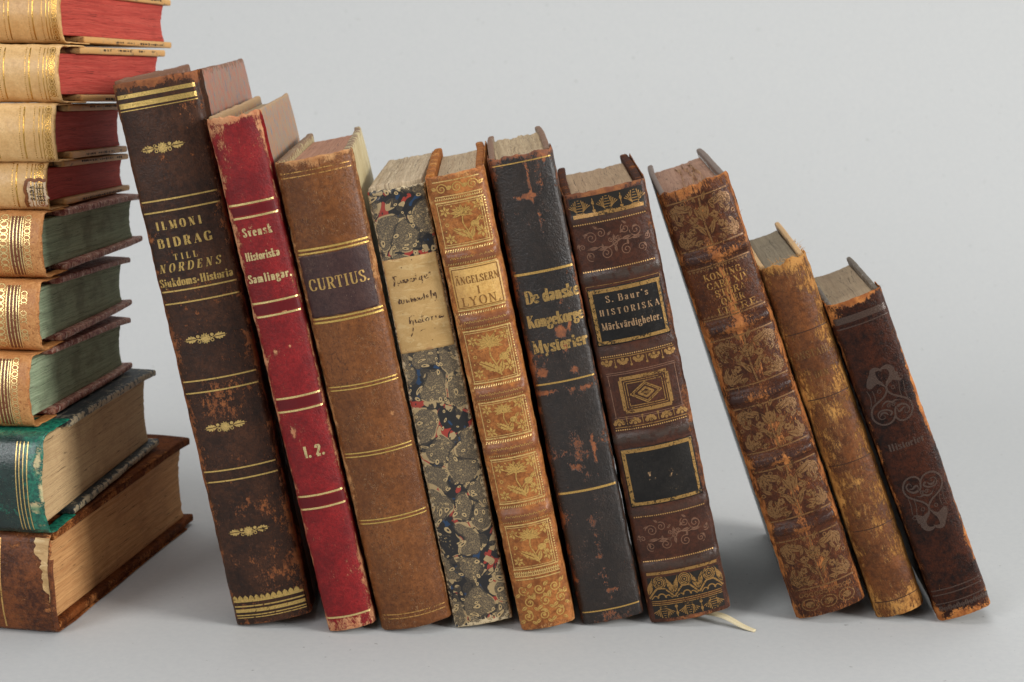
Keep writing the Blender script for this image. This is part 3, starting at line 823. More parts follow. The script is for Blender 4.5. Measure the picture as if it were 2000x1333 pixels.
# ---- 3 tan calf, CURTIUS
def book_3():
    b = row(3, 'tan calf book with purple brown title panel reading CURTIUS', 4.8, jag=.3,
            rubs=[(0, 198, 14, 3, .45), (-13.5, 100, 1.6, 80, .42), (9, 92, 1, 1.6, 1.1), (0, 68, 1.2, 2.4, .7), (4, 28, 1, 12, .5), (13, 150, 1.5, 14, .6)])
    L = leather('tan_calf_leather', S(94, 55, 29), S(134, 82, 43), S(196, 146, 96), S(170, 116, 70), 9, ke=.42, kr=.7, kc=.6, scr=.7, rough=.34, spots=S(66, 38, 24), hair=.8, crack=.5, grain=.9, coarse=.03, spec=.28)
    b.spine(L, 7)
    par = paper('olive_cream_vellum_paper', S(186, 170, 126), S(176, 158, 114), S(198, 184, 146), 10, wear=S(120, 90, 60), sc_=.05, stretch=(1, 1, 1), kw=.8)
    b.covers(par, 3.4, wob=.8, zl=1.); b.block(pages('brown_page_edges', S(178, 132, 106), S(166, 118, 92), S(130, 92, 70), 11, line=.55, dirt=.3), 3.2, top=3.)
    d = Deco(b)
    for v, wd in ((106.9, .5), (105.4, .5), (78.4, .5), (76.9, .5), (49.4, .5), (47.9, .5), (164., .8), (162.4, .7), (135.6, .7), (134., .8)): d.line(v, wd, -13.9, 13.9)
    d.done('gilt_lines', gilt('fine_line_gilding', S(226, 188, 104), .37, .32, .75, 16), b.sp)
    d = Deco(b)
    for v in (195., 193.2, 7.2, 5.4): d.line(v, .45, -13.4, 13.4)
    d.done('worn_gilt_lines', gilt('rubbed_gilding', S(206, 156, 88), .48, .4, .6, 17), b.sp)
    lm = leather('purple_brown_label_leather', S(56, 38, 38), S(76, 53, 48), S(205, 180, 148), None, 12, ke=.48, kr=.6, kc=.35, scr=.1, rough=.42, grain=.8, base=-.1)
    l = label_piece(b, 'title_label', lm, -13.7, 12.9, 136.4, 161.6, .25, .3, 3)
    d = Deco(b, .36); d.text('CURTIUS.', -.3, 147.4, 4.5, 23.5, thick=.17, thin=.06)
    d.done('title_lettering', gilt('soft_letter_gilding', S(206, 166, 98), .36, .4, .6, 18), l)


# ---- 4 marbled paper wrapper with a written label
def book_4():
    b = row(4, 'coverless book in black, red and blue marbled paper with handwritten paper label', 1.6, r=1.3, jag=.45, jagtop=.7,
            rubs=[(0, 2, 13, 2.6, .8), (-11, 94, 1, 80, .3), (11, 94, 1, 80, .3)])
    b.spine(shell_marble('shell_marbled_paper', 4), 100, name='wrapper')
    b.block(pages('untrimmed_pages', S(192, 172, 142), S(174, 152, 122), S(120, 100, 78), 13, line=1.2, dirt=.3), .25, top=-1.3, fore=2, hollow=.5, rough=.4, front=.5, ragged=.45, bot=1.)
    lm = paper('yellowed_label_paper', S(188, 152, 98), S(180, 144, 90), S(196, 164, 112), 14, sc_=.09, stretch=(1, 1, 2.5), wear=S(170, 130, 84), kw=.5)
    l = label_piece(b, 'paper_label', lm, -11.6, 11.2, 120.2, 159., .12, .2, 5)
    d = Deco(b, .24)
    W = .3
    def pen(pts, o, w_=W): d.ribbon([(o[0] + x, o[1] + y) for x, y in pts], w_, smooth=True, nib=(.12, w_ * 1.5))
    o = (-8.6, 148.6)      # first line
    pen([(0, 3.6), (.4, 2.2), (.1, .4), (-.2, -.6)], o, .5); pen([(.1, 2.6), (1., 3.5), (1.6, 3.2)], o); pen([(1.4, 1.2), (1.8, .2), (2.5, .6)], o)
    for i, x in enumerate((3., 4.6, 6.1, 7.6)):
        pen([(x, 1.7), (x + .15, .3), (x + .8, .4), (x + 1.1, 1.6), (x + 1.2, .4)], o, .34)
    pen([(9.4, .4), (9.7, 3.4)], o); pen([(11.2, 1.8), (10.8, .5), (11.7, .6), (12, 1.9), (11.9, -.6), (11., -1.6)], o); pen([(13.2, 1.), (14.2, 1.6), (13.8, 2.2), (13.1, 1.4), (13.6, .4), (14.8, .8)], o); pen([(14.9, 2.2), (15.8, 2.8), (15.4, 1.4)], o)
    d.disc(-3.4, 149.3, .3); d.disc(-6.9, 148.2, .28)
    o = (-8., 140.4)
    pen([(.5, 2.2), (-.1, 1.), (.4, 0), (.9, .6)], o, .6); pen([(1., 1.9), (1.1, .3), (1.9, .4), (2.2, 1.8)], o)
    for x in (3.2, 5.2, 6.6, 8.0): pen([(x, 1.9), (x + .1, .3), (x + .7, 1.5), (x + 1., .4)], o, .32)
    pen([(5.1, 3), (5.2, 1.4)], o); pen([(10.2, 1.6), (9.5, .7), (10.4, .4), (10.9, 3.4), (10.8, .6)], o); pen([(12, .8), (12.6, 1.8), (12., 2.2), (11.8, .8), (12.8, .6)], o); pen([(13.6, .4), (13.9, 3.6)], o, .42); pen([(14.6, 2.2), (14.9, 1.1), (15.6, 2.4), (15.6, 0), (14.8, -1.)], o, .34)
    o = (-5., 131.6)
    pen([(0, 3.2), (-.3, .4), (.4, 1.6), (1.1, 1.5), (.9, -.6), (.2, -3.), (-.8, -4.8)], o, .3); pen([(.2, 3.1), (1.2, 3.6)], o)
    pen([(2.2, 1.8), (2.3, .4), (3., .8)], o, .34); pen([(3.4, .3), (4., 1.8), (4.4, .4), (3.7, .2)], o, .4); pen([(5.2, 3.6), (5.2, .6), (5.9, .4)], o, .32); pen([(4.6, 2.4), (6., 2.8)], o, .25)
    pen([(7.2, 1.8), (6.6, .9), (7.3, .3), (7.8, 1.3), (7.2, 1.9), (8.6, 1.6)], o, .42); pen([(9., 1.9), (9.1, .4)], o); pen([(9.1, 1.3), (9.8, 2.)], o); pen([(10.9, 1.9), (11., .6)], o, .36); pen([(13., 1.8), (12.3, 1.3), (12.5, .6), (13.2, 1.2), (13.4, .6), (14.2, 1.2)], o, .42)
    d.disc(-3., 135.1, .26)
    pen([(3.2, -3.4), (4.4, -2.8), (5.6, -2.7)], o, .36)
    for q in ((-4.2, 155.2, .34), (.6, 157.6, .22), (1., 147.2, .22), (4.5, 128.6, .3), (2.6, 124., .25), (-6.6, 124.6, .15), (-9.2, 121.6, .18), (4.8, 143.6, .2), (-7.4, 136.6, .16)): d.disc(q[0], q[1], q[2], 8)
    d.done('handwriting', ink('brown_ink', S(74, 50, 36), .47, 9, .6, .9), l)


# ---- 5 tan calf, gilt flowers
def book_5():
    bands = (160.6, 134.2, 103.6, 80.2, 51.0)
    b = row(5, 'light tan leather book with gold flowers between raised bands', 3., bands=bands, bandh=1.5, bandw=2.4, jag=.4,
            rubs=[(0, 193, 11, 3, .5), (-10.5, 100, 1.5, 80, .45), (0, 2, 10, 3, .5)])
    L = leather('flowered_tan_calf', S(118, 66, 31), S(182, 116, 60), S(204, 150, 90), S(176, 108, 58), 15, ke=.4, kr=.6, kc=.75, scr=.3, rough=.36, spots=S(92, 50, 30), grain=.9, coarse=.12, band=S(120, 74, 52), spec=.28)
    b.spine(L, 116); b.covers(L, 3.2, zl=.9)
    b.block(pages('buff_page_edges', S(184, 162, 130), S(168, 144, 112), S(122, 100, 76), 16, line=1.1, dirt=.25), 3.2, top=3.4)
    d = Deco(b); e = 8.4; g = Deco(b)
    P = [(165., 183.), (139., 156.8), (108.4, 130.2), (84.6, 100.), (56.4, 75.6), (27.4, 46.6)]
    for i, (v0, v1) in enumerate(P):
        d.line(v0, .55, -9.4, 9.4); d.line(v1, .55, -9.4, 9.4)
        if i != 1:
            d.vline(e, v0, v1, .32); d.vline(-e - .6, v0, v1, .26)
            d.dashes(v0 - 1.5, .45, .95, .95, -9.2, 9.4); d.dashes(v1 + 1.5, .35, .7, .9, -9.2, 9.4)
            for v in np.arange(v0 + .6, v1, 1.1): d.disc(e + 1., v, .28, 6, .4)
            hh = v1 - v0
            for q in ((-6.4, v0 + hh * .8), (6.6, v0 + hh * .84), (6.2, v0 + hh * .24), (-6.4, v0 + hh * .18)): g.star6(q[0], q[1], 2.6 if q[0] > 0 else 2.3)
            g.ring(-6.6, v0 + hh * .5, .6, .35, 10); g.ring(6.9, v0 + hh * .52, .6, .35, 10)
            sprig(g, -.2, v0 + hh * .5, hh * .96, 1.2)
            for (fu, fv, rr) in ((-3.6, .9, .4), (3.2, .92, .4), (-7.4, .64, .35), (7.6, .66, .35), (-4.6, .1, .4), (7.2, .08, .4), (-7.4, .36, .35), (7.6, .4, .35)): g.disc(fu, v0 + hh * fv, rr, 7)
            d.line(v0 + .9, .25, -8.6, 8.2); d.line(v1 - .9, .25, -8.6, 8.2); d.vline(e - .9, v0 + 1, v1 - 1, .22)
        else:
            d.frame(-8.8, v0 + 1.2, 9., v1 - 1.2, .45); d.dashes(v0 - 1.4, .4, .8, .95, -9.2, 9.4); d.dashes(v1 + 1.4, .4, .8, .95, -9.2, 9.4)
    for bv in bands:
        for u in np.arange(-7.5, 8, 1.9): g.ribbon([(u - .6, bv - .5), (u, bv + .5), (u + .6, bv - .4)], .26); g.disc(u + .95, bv, .22, 6)
    # head row and tail panel
    d.line(191.4, .4, -9, 9); d.line(185.4, .4, -9, 9); d.pearls(184.2, .3, .8, -9, 9)
    for u in (-6, 0, 6): g.spiral(u, 188.4, 2.2, 1.7, .42); g.leaf(u + 2., 188., 2.6, 1.5, 30); g.leaf(u - 2., 188.4, 2.2, 1.4, 160)
    for v in (25.6, 24.2, 22.8): d.line(v, .45, -9.4, 9.4)
    d.dashes(24.9, .4, .7, .9, -9.2, 9.4)
    for j, v in enumerate((18., 12.4, 6.4)):
        for u in (-6.6, 0, 6.6):
            o = u + (1.2 if j % 2 else -.6)
            g.spiral(o, v, 2.3, 1.6, .5, j + u, 1 if j % 2 else -1); g.disc(o, v, .6, 7); g.leaf(o + 2., v + 1., 3., 1.6, 40 + 50 * j); g.leaf(o - 1.6, v - 1.6, 3., 1.5, 215); g.leaf(o + 1.2, v - 2.2, 2.6, 1.3, -40)
    d.done('gilt_lines', gilt('tooled_line_gilding', S(240, 202, 128), .41, .28, .6, 19), b.sp)
    g.done('gilt_ornament', gilt('flower_gilding', S(224, 178, 100), .43, .28, .55, 20), b.sp)
    lm = leather('ochre_label_leather', S(190, 142, 74), S(216, 172, 98), S(228, 188, 120), None, 17, ke=.2, kc=.35, scr=.2, rough=.32, grain=.5, spec=.6)
    l = label_piece(b, 'title_label', lm, -9.5, 9.8, 139.4, 156.4, .12, .05, 8)
    d = Deco(b, .22)
    d.text('\u00c4NGELSERN', .4, 149.6, 2.9, 17.2, thick=.16); d.text('I', .2, 145., 3., None, thick=.16); d.text('LYON,', .4, 140.6, 3.4, 15.5, thick=.16)
    d.frame(-8.8, 140., 9., 155.8, .4)
    d.done('title_lettering', gilt('blind_letter_gilding', S(150, 102, 50), .34, .3, .35, 21), l)


# ---- 6 black leather, De danske Kongekorge Mysterier
def book_6():
    b = row(6, 'black leather book with orange scuffs and a cracked head', 2.4, jag=.5, jagtop=.8,
            rubs=[(6.5, 191, 5, 9, .62), (9, 197, 4, 4, .7), (1.5, 190, .8, 10, .9), (0, 183.5, 6, 1.2, 1.), (3, 168, 1., 14, .85), (5, 178, 2, 6, .5), (2, 126.6, 2.8, 2.4, 1.3), (6, 128, 1., 3, .8), (2.6, 120, 1.6, 4, .7), (-8.5, 111, 2, 1.6, 1.1), (4.5, 110, 1.4, 2, .9),
                  (-9, 102.6, 4.6, 1.4, 1.1), (7, 102, 4, 1.2, .8), (0, 78, 3., 12, .55), (6, 72, 1., 12, .9), (-2, 69, 3, 2, 1.), (2, 60, 3, 20, .45), (0, 40, 2., 18, .5), (-1, 29, 2.4, 1.4, .8), (2, 14, 4, 1, .8), (-12, 150, 1.6, 60, .4), (0, 200, 13, 1.6, .5), (0, 4, 12, 2, .4), (4.4, 140, 1.5, 5, .6)])
    L = leather('scuffed_black_leather', S(24, 18, 15), S(44, 33, 26), S(152, 86, 42), S(118, 66, 36), 18, ke=.46, kr=.85, kc=1.15, wscale=.55, scr=.35, rough=.32, grain=1.4, gs=1.2, coarse=.06, crack=.0, spec=.55, base=-.03)
    b.spine(L, 22)
    par = paper('grey_brown_board_paper', S(150, 132, 108), S(130, 112, 92), S(110, 96, 84), 19, wear=S(110, 74, 46))
    b.covers(par, 2.6, wob=1.2); b.block(pages('wavy_page_edges', S(186, 164, 130), S(168, 145, 112), S(118, 96, 72), 20, dirt=.25), 2.6, top=2.6, rough=.8, ragged=.3)
    d = Deco(b)
    for v, wd, q in ((197.4, .5, 12), (152.6, 1., 12.2), (106.3, .7, 12.2), (59., .95, 12.2), (5.8, .6, 12.2)): d.line(v, wd, -q, q)
    d.done('gilt_lines', gilt('dulled_band_gilding', S(214, 172, 98), .38, .36, .7, 22), b.sp)
    d = Deco(b)
    d.text('De danske', 1.6, 140.4, 5., 22.4, thick=.25, thin=.07, track=.06); d.text('Kongekorge', 1., 130.4, 4.8, 23.2, thick=.25, thin=.07, track=.05); d.text('Mysterier', .8, 119.6, 5., 23., thick=.25, thin=.07, track=.05)
    d.done('title_lettering', gilt('dull_letter_gilding', S(188, 152, 92), .435, .38, .6, 23), b.root)


# ---- 7 brown and black, S. Baur's Historiska
def palmettes(g, v0, h, up=True, us=(-11.5, 0, 11.5)):
    sg = 1 if up else -1
    for u in us:
        for k, t in enumerate(np.linspace(0, 1, 6)):
            wd = .9 + 2.6 * t; g.ribbon([(u - wd * .5, v0 + sg * h * (1 - t)), (u + wd * .5, v0 + sg * h * (1 - t))], .28)
        for s_ in (-1, 1):
            for k in range(5):
                a = k / 4.; x0 = u + s_ * (.6 + 1.3 * (1 - a) * 0 + .5); 
                g.ribbon([(u + s_ * 1.1, v0 + sg * h * .06), (u + s_ * (1.5 + 1.2 * a), v0 + sg * h * (.45 - .1 * a)), (u + s_ * (1.2 + 3.2 * a), v0 + sg * h * (1. - .45 * a))], .42, smooth=True, taper=3)
    for a, c in zip(us[:-1], us[1:]):
        m = (a + c) / 2; g.vline(m, min(v0, v0 + sg * h), max(v0, v0 + sg * h), .35); g.disc(m, v0 + sg * h * .08, .7, 8); g.leaf(m, v0 + sg * h * .5, 2., 1.2, 90 * sg)


def half_rosettes(g, v0, sg, us=(-13.2, -6.6, 0, 6.6, 13.2)):
    for u in us:
        for k in range(5):
            a = R(18 + 36 * k); g.disc(u + 1.75 * math.cos(a), v0 + sg * 1.75 * math.sin(a) + sg * .4, .82, 8)
        g.disc(u, v0 + sg * .5, .7, 8)
    for a, c in zip(us[:-1], us[1:]):
        m = (a + c) / 2; g.vline(m, v0 if sg > 0 else v0 - 2.8, v0 + 2.8 if sg > 0 else v0, .3); g.disc(m, v0 + sg * 3.2, .55, 8)


def book_7():
    b = row(7, 'thick brown leather book with two black title panels and a ribbon marker', 3.6, bands=((151.2, .9), (82.4, .9), (25.6, .8), (175.2, .5), (119.4, .4), (49.8, .4)), bandh=1., bandw=2.0, jag=.4,
            rubs=[(0, 184.6, 15, 2.4, .75), (-13, 182, 3, 6, .5), (12, 180, 4, 5, .5), (0, 3, 15, 3., .55), (15, 90, 1.6, 90, .5), (4, 80, 2, 1.6, .6)])
    L = leather('polished_brown_leather', S(50, 27, 18), S(80, 43, 27), S(152, 96, 54), S(120, 70, 42), 21, ke=.42, kr=.75, kc=.55, scr=.22, rough=.34, grain=1., coarse=.08, band=S(68, 60, 54), spec=.3)
    b.spine(L, 102); b.covers(L, 3.4, wob=.8)
    b.block(pages('tan_page_edges', S(176, 148, 116), S(164, 136, 106), S(122, 98, 74), 22, line=.7, dirt=.3), 3.4, top=3.6, rough=.5)
    dk = ink('black_stained_strip', S(34, 30, 26), .33, 6, .4, .7)
    d = Deco(b, .05)
    d.strip(175.9, 184.1, -15.2, 15.2); d.strip(10.2, 20.6, -15.2, 15.2); d.strip(2.2, 8.4, -15, 15)
    d.done('dark_band', dk, b.sp)
    d = Deco(b, .12)
    d.line(176.6, 1.5, -14.6, 14.6); palmettes(d, 177.6, 5.4, True)
    d.line(22.4, 1.3, -15, 15)
    for u in (-10.4, .2, 10.8):
        d.ring(u, 18.2, 1.9, .5); d.ring(u, 18.2, 1.15, .35); d.disc(u, 18.2, .45, 6); d.ring(u, 18.2, 2.5, .35, 18, 2.7)
        d.ribbon([(u - 5.2, 11.4), (u - 3.4, 13.6), (u - 1.6, 15.4), (u, 15.6), (u + 1.6, 15.4), (u + 3.4, 13.6), (u + 5.2, 11.4)], .75, smooth=True)
        d.ribbon([(u - 4.4, 11.), (u - 2.8, 12.4), (u - 1.2, 11.6)], .5, smooth=True); d.ribbon([(u + 4.4, 11.), (u + 2.8, 12.4), (u + 1.2, 11.6)], .5, smooth=True)
        a = np.linspace(0, np.pi, 12); d.ribbon(np.stack([u + 1.7 * np.cos(a), 11.2 + 2. * np.sin(a)], 1), .55, seg=9)
        for s_ in (-1, 1): d.leaf(u + s_ * 5.2, 13., 7., 2.2, 90 + s_ * 18); d.ribbon([(u + s_ * 2.6, 20.6), (u + s_ * 3.6, 18), (u + s_ * 4.6, 14.4)], .5, smooth=True, taper=2)
    for v in (10., 9.1, 8.3): d.line(v, .32, -15, 15)
    palmettes(d, 7.4, 5.0, False, us=(-10.6, 0, 10.6))
    half_rosettes(d, 116.4, -1); half_rosettes(d, 88.2, 1)
    for v in (117.0, 87.4): d.line(v, .35, -15.2, 15.2)
    fr = [(-9.6, 93.6, 10., 107.8), (-8.2, 95., 8.6, 106.4), (-7.2, 95.9, 7.6, 105.5)]
    d.frame(*fr[0], 1.5); d.frame(*fr[1], .3); d.frame(*fr[2], .35)
    for k, wd in ((1., .5), (.82, .35), (.5, .6), (.38, .3)):
        q = [(.2 - 6.6 * k, 100.7), (.2, 100.7 + 4.3 * k), (.2 + 6.6 * k, 100.7), (.2, 100.7 - 4.3 * k), (.2 - 6.6 * k, 100.7)]
        for a, c in zip(q[:-1], q[1:]): d.ribbon([a, c], wd)
    for i in range(4): d.star6(-1. + .8 * i, 100.4 + .4 * (i % 2), .7)
    d.frame(-15.4, 145.6, 15.2, 147.6, .2)
    d.done('gilt_ornament', gilt('antique_gilding', S(172, 130, 74), .44, .38, .5, 24, scale=1.1), b.sp)
    d = Deco(b)
    for v in (173.2, 153.8, 117.9, 86.3, 48.0, 28.2): d.pearls(v, .32, .92, -15, 15)
    d.done('gilt_lines', gilt('pearl_gilding', S(226, 178, 112), .40, .34, .7, 25), b.sp)
    d = Deco(b, .05); rng = np.random.default_rng(8)
    def scrolls(vc, hh):
        for sg in (-1, 1):
            for (u, v, r_, t, a) in ((4.2, -3.4, 2.4, 1.6, 1.), (9.2, 3.6, 2.6, 1.7, 3.), (10.6, -3.8, 2., 1.6, 5.), (5., 5., 2., 1.5, 2.), (1.6, 1.8, 1.1, 1.4, 0.), (13.4, .2, 1.4, 1.4, 4.)):
                d.spiral(sg * u, vc + v * hh / 8, r_, t, .34, a, sg); d.leaf(sg * (u + 1.), vc + v * hh / 8 + 1.8, 2.4, .9, 40 + a * 50)
            d.ribbon([(0, vc), (sg * 3, vc + sg * 1.2), (sg * 6, vc + sg * .4), (sg * 9, vc + sg * 1.4), (sg * 12, vc + sg * .8)], .6, smooth=True, taper=1)
            d.leaf(sg * 3., vc + sg * 1., 4.4, 1.4, 10 + (0 if sg > 0 else 180)); d.leaf(sg * 7., vc + sg * .7, 4.2, 1.2, (0 if sg > 0 else 180))
        d.ring(0, vc, .9, .35, 12); d.leaf(0, vc + .8, 3., 1.2, 90); d.leaf(0, vc - .8, 3., 1.2, -90)
    scrolls(163.6, 8.); scrolls(38., 7.6)
    for v in (110.6, 109.8, 91.6, 90.8): d.line(v, .3, -14.6, 14.6)
    for u in (-14., 14.): d.vline(u, 91.6, 109.8, .35)
    d.done('blind_tooling', gilt('blind_tooled_shine', S(134, 96, 74), .40, .36, .25, 26, scale=.5), b.sp)
    lm = leather('black_label_leather', S(20, 18, 17), S(34, 31, 28), S(150, 116, 66), S(90, 66, 40), 23, ke=.36, kc=.42, scr=.35, rough=.33, grain=.7, base=-.08, spec=.28)
    for k, (v0, v1) in enumerate(((122.6, 146.4), (52.6, 78.0))):
        l = label_piece(b, 'title_label', lm, -15.4, 15.1, v0, v1, .2, .22, 9 + k)
        d = Deco(b, .3)
        d.line(v1 - 1.2, 1.6, -15., 14.8); d.line(v0 + 1.1, 1.4, -15., 14.8); d.vline(-14.2, v0 + 1.8, v1 - 2, 1.6); d.vline(14., v0 + 1.8, v1 - 2, 1.1)
        d.done('gilt_frame', gilt('label_frame_gilding', S(176, 136, 76), .45, .38, .5, 27 + k), l)
        d = Deco(b, .32)
        if k == 0:
            d.text("S. Baur's", .3, 140.2, 2.7, 17.6, thick=.19, track=.3); d.text('HISTORISKA', .4, 135., 2.4, 25, thick=.22, track=.42); d.text('M\u00e4rkv\u00e4rdigheter.', .2, 129., 2.9, 25., thick=.17)
        else:
            d.text('1.', -4.4, 63.6, 3.2, 3.6, thick=.24); d.text('2.', 4.6, 63.2, 3.2, 4.2, thick=.24)
        d.done('title_lettering', gilt('copper_letter_gilding', S(186, 150, 112), .39 if k == 0 else .52, .42, .5, 29), l)
    # silk marker trailing out under the tail
    n = NT('cream_silk'); co = n.coord(3); nz = n.noise(n.map(co, (1, 1, 1)), 1.4, 3, .6)
    sm = n.out(n.mix(nz, S(204, 186, 140), S(232, 220, 188)), .42, 0., .5)
    C = catmull([(.0650, .672, .0012), (.0742, .6623, .0011), (.0812, .6590, .0016), (.0895, .6525, .0028), (.0968, .6462, .0014), (.1018, .6425, .0006)], k=6)
    V = []; F = []
    for i, p in enumerate(C):
        t = i / (len(C) - 1); wd = .0023 * (1 - .6 * t ** 3); dr = C[min(i + 1, len(C) - 1)] - C[max(i - 1, 0)]; nrm = np.array([-dr[1], dr[0], 0]); nrm /= np.linalg.norm(nrm)
        for j, (q, dz) in enumerate(((-1, .0), (-.35, .0007), (.1, -.0001), (.6, .0008), (1, .0003))): V.append((p + nrm * q * wd + np.array([0, 0, dz + .0006 * math.sin(t * 5)])) * 1000)
        if i:
            for j in range(4): F.append(((i - 1) * 5 + j, (i - 1) * 5 + j + 1, i * 5 + j + 1, i * 5 + j))
    o = obj('ribbon_marker', V, F, sm); sol = o.modifiers.new('thickness', 'SOLIDIFY'); sol.thickness = .00012
    o.parent = b.root; o.matrix_parent_inverse = b.root.matrix_world.inverted(); o['label'] = 'cream silk ribbon trailing on the grey surface'


# ---- 8 brown leather, sprays of leaves
def book_8():
    bands = (162.6, 132.0, 101.2, 72.6, 41.4)
    rubs = [(0, 190, 14, 3.4, .8), (0, 2.5, 14, 4, .5), (-14, 96, 1.6, 100, .55), (14, 96, 1.6, 100, .55), (2, 8, 3, 10, .7)]
    for i, v in enumerate(np.arange(14, 184, 11.)): rubs.append((1.2 * math.sin(i * 1.7) + .4, v, 2.2 + .7 * math.sin(i * 2.3), 7, .8))
    for v in bands: rubs += [(-1, v - 1.4, 7, 1.3, .9), (9, v - 1, 3, 1., .6)]
    b = row(8, 'brown leather book with leaf tooling and cracked rubbed spine, white marbled sides', 4.2, bands=bands, bandh=2.0, bandw=2.3, jag=.7, jagtop=1.1, rubs=rubs)
    L = leather('cracked_brown_leather', S(52, 27, 16), S(92, 48, 24), S(182, 116, 62), S(150, 90, 48), 24, ke=.46, kr=.6, kc=1.3, scr=.7, rough=.32, grain=1.1, coarse=.09, band=S(58, 40, 36), crack=.75, stretch=.22, wscale=.9, spec=.2)
    b.spine(L, 3.6)
    par = paper('white_and_grey_marbled_paper', S(226, 228, 224), S(212, 217, 215), S(160, 170, 174), 25, wear=S(112, 94, 82), sc_=.05, stretch=(1, 1, 1), kw=2.2)
    b.covers(par, 2.6, wob=.4)
    b.block(pages('rosy_page_edges', S(170, 132, 108), S(154, 116, 94), S(108, 80, 62), 26, line=.7, dirt=.4), 2.6, top=4., rough=.5)
    d = Deco(b)
    P = [(166.4, 187.), (136.4, 158.4), (106., 127.4), (76.8, 96.8), (45.6, 68.4), (13.4, 36.)]
    for i, (v0, v1) in enumerate(P):
        d.line(v0, .6, -13.4, 13.4); d.line(v1, .6, -13.4, 13.4)
        if i == 1:
            for sg, vv in ((1, v0 + 1.2), (-1, v1 - 1.)):
                for u in np.arange(-12.4, 12.6, 1.5): d.fan((u, vv), [(u - .7, vv - .3 * sg), (u + .7, vv - .3 * sg), (u, vv + .8 * sg)])
            continue
        vc = (v0 + v1) / 2; k = (v1 - v0) / 21.
        for sx in (-1, 1):
            for sy in (-1, 1):
                cu, cv = sx * 11.4, vc + sy * 8.6 * k
                for a, Lf, wd in ((20, 7.4, 2.9), (52, 5.4, 2.3), (80, 6.6, 2.2), (110, 3.2, 1.6)):
                    ang = a if (sx < 0 and sy < 0) else (180 - a if (sx > 0 and sy < 0) else (-a if sx < 0 else 180 + a))
                    d.leaf(cu, cv, Lf * k, wd * k, ang, curl=.12 * sx * sy)
                d.disc(cu + sx * .6, cv - sy * 3. * k, .8, 8)
            for (fx, fy) in ((4.6, 1.5), (6.2, -3.)):
                for q in range(5): d.disc(sx * fx + 1.0 * math.cos(q * 1.257 + fy), vc + fy * k + 1.0 * math.sin(q * 1.257 + fy), .68, 7)
            d.leaf(sx * 1., vc - 6. * k, 7.5 * k, 1.8, 90 - sx * 28); d.leaf(sx * .6, vc + .5, 6.5 * k, 2.2, 90 - sx * 22); d.leaf(sx * 2., vc - 2., 4.6, 1.5, 90 - sx * 70)
        for sx in (-1, 1):
            for (fu, fv, L_, W_, a_) in ((3.4, 6.6, 4.4, 1.7, 20), (7.6, 5.2, 4., 1.5, -60), (8.8, .6, 4.2, 1.7, 35), (3., -7.8, 4.8, 1.8, -10), (7.4, -5.6, 3.8, 1.5, 70), (9.6, -1.6, 3.6, 1.4, -50), (5.4, 3.6, 3.4, 1.4, 120), (1.4, 8.4, 4.2, 1.5, 60), (11.8, 3.6, 3., 1.3, 80), (12., -4.2, 3., 1.3, -80), (2.2, 2.2, 3.4, 1.3, -35)):
                d.leaf(sx * fu, vc + fv * k, L_ * k, W_, a_ if sx > 0 else 180 - a_)
            for (fu, fv) in ((9.4, 8.8), (10.4, -8.8), (12.4, .4), (5.6, -8.9), (6.8, 9.)): d.ring(sx * fu, vc + fv * k, .7, .4, 9)
            d.ribbon([(sx * .6, vc - 3.5), (sx * 4., vc - .6), (sx * 7.4, vc + 2.2), (sx * 9.6, vc + 6.)], .5, smooth=True, taper=1)
        d.ribbon([(.2, v0 + .6), (-.4, vc), (.4, v1 - .6)], .7, smooth=True)
        for q in range(6): d.disc(.2 + 1.3 * math.cos(q * 1.047), vc + 4.4 * k + 1.3 * math.sin(q * 1.047), .8, 8)
    for u in np.arange(-10.5, 11, 2.1): d.ring(u, 10.6, .75, .35, 10)
    for u in (-8, 0, 8): d.ring(u, 6., 3.4, .5, 20, 2.6); d.disc(u, 6., 2., 10, 1.5)
    d.done('leaf_tooling', gilt('dull_leaf_gilding', S(134, 94, 52), .44, .36, .3, 30, scale=1.1, soft=.14), b.sp)
    d = Deco(b)
    for i, (t, wd, du) in enumerate((('KONUNG.', 17., .6), ('CARL XIV', 18, 1.4), ('STORA', 13., 1.2), ('OVER', 10, 1.), ('ITTRE', 17., 1.6))):
        d.text(t, du, 152.6 - i * 3.75, 2.7, wd, thick=.2)
    d.done('title_lettering', gilt('flaking_letter_gilding', S(190, 142, 78), .46, .38, .6, 31), b.root)
    # loose deckle sheets standing proud of the head
    rng = np.random.default_rng(2); V = []; F = []
    for x0 in (-1.5, 2.2, 4.4, 5.8):
        n0 = len(V); m_ = 22
        for i in range(m_):
            t = i / (m_ - 1); y = 10 + t * 88; hgt = (.6 + 1.5 * abs(math.sin(t * 9 + x0))) * min(1, 8 * t, 8 * (1 - t))
            x = x0 + .8 * math.sin(t * 7 + x0 * 2) + .25 * math.sin(t * 31)
            V += [(x - .12, y, b.H - 5), (x + .3 * math.sin(t * 20), y, b.H - 4 + hgt), (x + .12, y, b.H - 5)]
            if i:
                for j in range(2): F.append((n0 + 3 * (i - 1) + j, n0 + 3 * i + j, n0 + 3 * i + j + 1, n0 + 3 * (i - 1) + j + 1))
    obj('loose_sheets', b.warp(V), F, pages('loose_sheet_edges', S(186, 146, 108), S(170, 128, 96), S(130, 96, 70), 27), b.bk)
    P = [(rng.uniform(-13, 13), rng.uniform(-3.5, 0), b.H - .6, rng.normal(0, .8), rng.normal(-.3, .5), rng.uniform(.2, .9), rng.uniform(.6, 1.8), .13) for _ in range(24)]
    P += [(13.9 + rng.uniform(0, .4), rng.uniform(.5, 2.), rng.uniform(150, 186), .2, -.4, 1, rng.uniform(2, 6), .16) for _ in range(8)]
    fray(b, P, leather('torn_leather_fibre', S(130, 72, 40), S(176, 110, 62), S(200, 150, 96), None, 28), 5)


